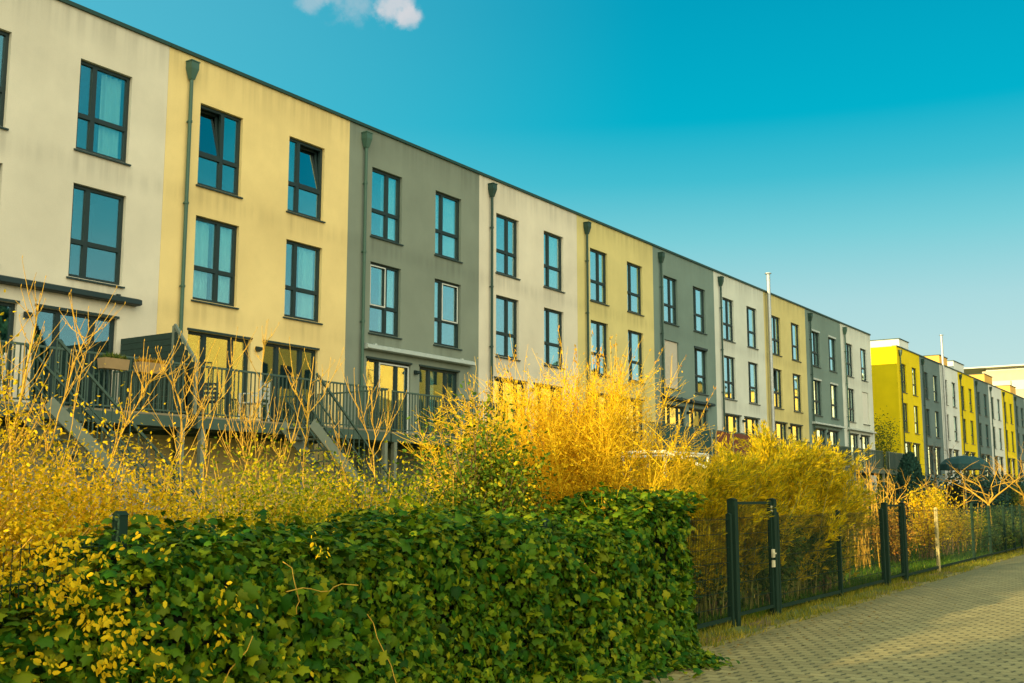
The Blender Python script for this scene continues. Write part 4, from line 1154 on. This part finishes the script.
sapling([X(-8.0, (7.31, 1.5), (7.31, 1.87), (7.30, 2.05)), X(-8, (7.31, 1.87), (7.15, 2.29)), X(-8, (7.31, 1.87), (7.6, 2.37)), X(-8, (7.31, 1.8), (7.0, 2.2)), X(-8, (7.31, 1.8), (7.45, 2.4)), X(-8, (7.31, 1.8), (7.75, 2.15)), X(-8, (7.31, 1.8), (7.22, 2.45))], 'low fan of bare twigs under the deck stair', .012, 6)
sapling([X(-7.0, (7.95, 1.59), (7.93, 2.05), (7.91, 2.4), (7.89, 2.78)), X(-7., (7.93, 2.1), (7.77, 2.4), (7.66, 2.6)), X(-7., (7.93, 2.1), (8.1, 2.3), (8.14, 2.55))], 'sapling standing in front of the long pale awning house', .017, 5)
sapling([X(-7.8, (5.1, 1.5), (5.15, 1.92), (5.24, 2.48), (5.33, 2.93))], 'thin sapling in front of the deck stair at the left', .011, 8)
sapling([X(-7.0, (4.28, 1.5), (4.28, 1.82), (4.17, 2.36), (4.13, 2.73))], 'thin whip at the extreme left, beside the stout golden sapling', .011, 8)
for i, (x, y, dy, z, lab) in enumerate(((-7.2, 5.6, .3, 2.35, 'short bare whip between the two flower troughs and the hedge'), (-7.6, 8.3, -.25, 2.3, 'short bare whip left of the glossy shrub'), (-7.0, 6.6, .25, 2.2, 'short leaning whip below the sloping screen corner'), (-7.5, 7.0, -.2, 2.45, 'short whip below the wide armed sapling'))):
    sapling([X(x, (y, 1.4), (y + dy * .5, z * .85), (y + dy, z))], lab, .010, 7)

# ------------------------------------------------------------------ gardens to the right
def bare_tree(c, h, spread, label, mat, seed, name='bare_tree', lean=(0, 0), group='bare garden trees', depth=4, r0=.07):
    r = empty(name, (c[0], c[1], 0)); tag(r, label, 'tree', group)
    rr = random.Random(seed); b = MB(); bt = MB()
    top = Vector((lean[0], lean[1], h * .38))
    b.tube([(0, 0, 0), top * .5 + Vector((.03, .04, 0)), top], [r0, r0 * .85, r0 * .7], 8)
    def grow(p, d, ln, rad, lev):
        m = p + d * ln * .5 + Vector((rr.gauss(0, .05), rr.gauss(0, .05), 0)) * ln
        e = p + d * ln
        (b if lev == 0 else bt).tube([p, m, e], [rad, rad * .8, rad * .55], 5 if lev < 2 else 4, cap=False)
        if lev >= depth: return
        for k in range(3 if lev < 2 else rr.choice((2, 3))):
            q = p.lerp(e, rr.uniform(.45, 1.)) if k else e
            nd = (d * .75 + Vector((rr.gauss(0, spread), rr.gauss(0, spread), rr.gauss(.15, .3)))).normalized()
            grow(q, nd, ln * rr.uniform(.55, .8), max(rad * .5, .004), lev + 1)
    for k in range(4):
        a = 2 * math.pi * k / 4 + rr.uniform(-.4, .4)
        grow(top, Vector((math.cos(a) * spread * 1.3, math.sin(a) * spread * 1.3, .8)).normalized(), h * .27, r0 * .5, 1)
    b.build('trunk', M[mat], r); bt.build('crown', M[mat], r)
bare_tree((-9.0, 46.5), 3.9, .75, 'bare spreading fruit tree beyond the fence at the right', 'bark', 3)
bare_tree((-9.6, 58.0), 4.8, .8, 'bare tree cut by the right edge of the photo', 'bark', 5)
bare_tree((-9.5, 34.0), 3.0, .5, 'small bare tree in front of the lemon yellow end house', 'bark', 8, depth=4, r0=.05)
bare_tree((-13.5, 57.0), 5.2, .6, 'bare reddish tree in front of the grey house with shutter boxes', 'bark_dark', 9, r0=.06)
bare_tree((-9.0, 39.5), 2.6, .6, 'low bare bush like tree behind the mesh fence', 'bark', 12, r0=.04)

def reeds(c, n, h, sp, label):
    r = empty('cane_stems', (c[0], c[1], 0)); tag(r, label, 'reeds', 'stands of golden canes')
    P0 = np.stack([rng.normal(0, sp * .4, n), rng.normal(0, sp, n), np.zeros(n)], 1)
    P2 = P0 + np.stack([rng.normal(0, .15, n), rng.normal(0, .22, n), h * rng.uniform(.6, 1.05, n)], 1)
    P1 = (P0 + P2) / 2 + rng.normal(0, .04, (n, 3))
    tubes_mesh('stems', bezier_paths(P0, P1, P2, 5), np.linspace(.017, .006, 5)[None] * rng.uniform(.6, 1.4, (n, 1)), M['bark'], r, 5)
    nl = n * 30
    k = rng.integers(0, n, nl); t = rng.uniform(.2, 1, nl)[:, None]
    leaf_mesh('leaves', P0[k] * (1 - t) + P2[k] * t + rng.normal(0, .06, (nl, 3)), rand_dirs(nl) + np.array([0, 0, .4]), rand_dirs(nl), rng.uniform(.05, .12, nl), NARROW, M['orange'], r)
reeds((-8.2, 26.6), 26, 2.0, .75, 'golden cane stems in the sun, between bamboo and second gate')
reeds((-8.8, 30.5), 16, 2.6, .5, 'tall golden canes behind the second gate')
reeds((-8.2, 36.2), 22, 1.9, .9, 'golden canes behind the pale wooden fence post')

GG = 'garden shrubs behind the fence'
shr = [((-6.75, 13.3), .4, .8, 1.45, 'gardenleaf', .06, 'dark green undergrowth added as shade between hedge end and the first gate post'),  # undergrowth rows: dark leaves added for the shade below the bamboo
       ((-6.75, 15.2), .3, .7, 1.0, 'gardenleaf', .06, 'low green undergrowth added as shade, seen through the first garden gate'),
       ((-6.65, 17.2), .4, 1.1, 1.55, 'gardenleaf', .06, 'dark green undergrowth added as shade under the tallest bamboo'),
       ((-6.7, 19.7), .4, 1.1, 1.55, 'gardenleaf', .06, 'dark green undergrowth added as shade under the right end of the bamboo'),
       ((-8.0, 29.5), .7, 1.0, 1.5, 'orange', .07, 'orange leaved shrub right behind the second gate'),
       ((-7.8, 32.0), .7, 1.3, 1.9, 'yleaf', .07, 'golden shrub left of the pale wooden fence post'),
       ((-8.0, 35.0), .8, 1.5, 2.2, 'yleaf', .07, 'golden shrub right of the pale wooden fence post'),
       ((-8.3, 39.0), .8, 1.5, 1.4, 'ygleaf', .07, 'low yellow green shrub under the bare fruit tree'),
       ((-7.3, 43.0), .6, 2.6, 1.0, 'gardenleaf', .08, 'low dark green plant by the fence near the right edge'),
       ((-7.1, 37.5), .45, 2.0, .85, 'gardenleaf', .08, 'low dark plant at the fence foot, right'),
       ((-9.5, 50.0), 1.2, 2.2, 1.5, 'gardenleaf', .09, 'broad green shrub beyond the fence at the right edge'),
       ((-12.0, 41.0), 1.3, 2.5, 2.5, 'gardenleaf', .09, 'dark green shrub behind the golden canes'),
       ((-13.5, 50.0), 1.4, 2.6, 2.4, 'darkleaf', .09, 'dark bushy shrub left of the rounded conifer'),
       ((-15.5, 62.0), 1.2, 3.0, 3.0, 'darkleaf', .1, 'dark evergreen bush against the end of the near row'),
       ((-20.9, 75.3), 1.5, 2.4, 7.0, 'gardenleaf', .12, 'tall dark evergreen bush in the gap between the rows'),
       ((-14.5, 84.0), 1.4, 3.0, 2.8, 'gardenleaf', .1, 'green bush in front of the slate grey far house'),
       ((-11.0, 70.0), 1.4, 3.5, 2.2, 'orange', .1, 'russet bush under the open parasol'),
       ((-12.5, 95.0), 1.6, 5.0, 3.6, 'darkleaf', .12, 'dark bush before the white far house'),
       ((-11.0, 31.0), 1.2, 2.2, 1.9, 'ygleaf', .08, 'yellow green shrub deeper in the garden behind the bamboo'),
       ((-11.5, 24.5), 1.2, 2.4, 2.3, 'ygleaf', .08, 'yellow green shrub below the white gazebo frame'),
       ((-12.5, 18.5), 1.3, 2.4, 2.2, 'gardenleaf', .08, 'green shrub behind the golden willow bush')]
for (c, rx, ry, h, mt, ls, lab) in shr:
    leafy_shrub(c, rx, ry, h, 26, (8000 if c[1] < 20 and c[0] > -7 or h > 5 else 3200) if h > 1 else 2200, ls, OVAL, M[mt], M['bark_dark'], lab, name='garden_shrub', zlow=.05, group=GG)

def garden_hedge(x, y0, y1, wd, h, n, label):
    r = empty('garden_hedge', (x, y0, 0)); tag(r, label, 'hedge')
    y = rng.uniform(0, y1 - y0, n); hh = h * (1 + .10 * np.sin(y * .9) + .06 * np.sin(y * 2.3))
    a = rng.uniform(0, np.pi, n)
    P = np.stack([np.cos(a) * wd * rng.uniform(.7, 1.05, n), y, np.abs(np.sin(a)) ** .4 * hh * rng.uniform(.1, 1.03, n)], 1)
    leaf_mesh('foliage', P, rand_dirs(n) + np.array([0, 0, .4]), rand_dirs(n) + np.array([.6, -.2, .4]), rng.uniform(.12, .26, n), OVAL, M['darkleaf'], r)
    b = MB(); b.box((-wd * .5, .1, 0), (wd * .5, y1 - y0 - .1, h * .8)); b.build('hedge_core', M['core_dark'], r)  # filler box, inner shade of the hedge painted as near-black
garden_hedge(-15.6, 57.5, 66.0, .8, 2.7, 6000, 'dark garden hedge left of the parasol, before the lemon end house')
garden_hedge(-15.2, 69.0, 100.0, .9, 3.1, 14000, 'long dark garden hedge at the foot of the far row')

# rounded conifer
def conifer(c, rad, h, label, ls=1., group=None):
    r = empty('conifer', (c[0], c[1], 0)); tag(r, label, 'tree', group)
    b = MB(); b.tube([(0, 0, 0), (0, 0, h * .9)], [.07, .02], 7); b.build('trunk', M['bark_dark'], r)
    n = 5200; z = rng.uniform(.05, 1, n); a = rng.uniform(0, 2 * np.pi, n)
    rr_ = rad * np.clip(np.minimum(1.25 * (1 - z ** 3) ** .5, .75 + z * .6), .02, 1) * np.sqrt(rng.uniform(.45, 1.05, n))
    P = np.stack([rr_ * np.cos(a), rr_ * np.sin(a), z * h], 1)
    leaf_mesh('crown', P, np.stack([np.cos(a) * .4, np.sin(a) * .4, np.ones(n)], 1) + rand_dirs(n) * .4, rand_dirs(n) + np.stack([np.cos(a), np.sin(a), a * 0], 1), rng.uniform(.1, .22, n) * ls, OVAL, M['darkleaf'], r)
for x, y, h, lab in ((8.5, 29.5, 10.5, 'first'), (12.5, 30.5, 12., 'second'), (16.5, 29., 11., 'third'), (20.5, 31, 12.5, 'fourth')):
    conifer((x, y), 2.4, h, f'tall dark conifer across the path, {lab} of the four mirrored in the left patio doors', 3., 'conifers across the path')
conifer((-14, 54.6), .55, 3.75, 'dark rounded column conifer before the lemon yellow end house')

# open parasol
r = empty('parasol', (-14, 66.3, 0)); tag(r, 'open dark teal parasol in a garden below the white far house', 'parasol')
b = MB(); seg = 12; rad = 1.35
for k in range(seg):
    a0, a1 = 2 * math.pi * k / seg, 2 * math.pi * (k + 1) / seg
    prev = None
    for (q, z) in ((0.02, 4.12), (.4, 4.06), (.75, 3.92), (1., 3.62)):
        cur = [(rad * q * math.cos(a), rad * q * math.sin(a), z) for a in (a0, a1)]
        if prev: b.poly([prev[0], cur[0], cur[1], prev[1]])
        prev = cur
    b.poly([prev[0], (prev[0][0], prev[0][1], 3.3), (prev[1][0], prev[1][1], 3.3), prev[1]])
b.build('canopy', M['screen_teal'], r)
b = MB(); b.tube([(0, 0, 0), (0, 0, 4.2)], .035, 8); b.box((-.4, -.4, 0), (.4, .4, .06)); b.build('pole', M['post_metal'], r)

# unseen bushes added behind the viewer to keep the path in shade
for i, (x, y, h, lab) in enumerate(((-5.9, -6.5, 4.6, 'nearest'), (-5.9, -11., 5.8, 'second'), (-5.8, -16., 7., 'third'), (-5.6, -22., 8.2, 'fourth'), (-3.6, -40., 9., 'fifth'), (-2.0, -46., 10., 'sixth'))):
    leafy_shrub((x, y), 1.6, 2.6, h, 40, 14000, .26, OVAL, M['gardenleaf'], M['bark_dark'], f'tall leafy bush added behind the viewer to shade the path, {lab} from the hedge end', name='shade_bush', zlow=.1, group='added shade bushes behind the viewer', clumps=30)
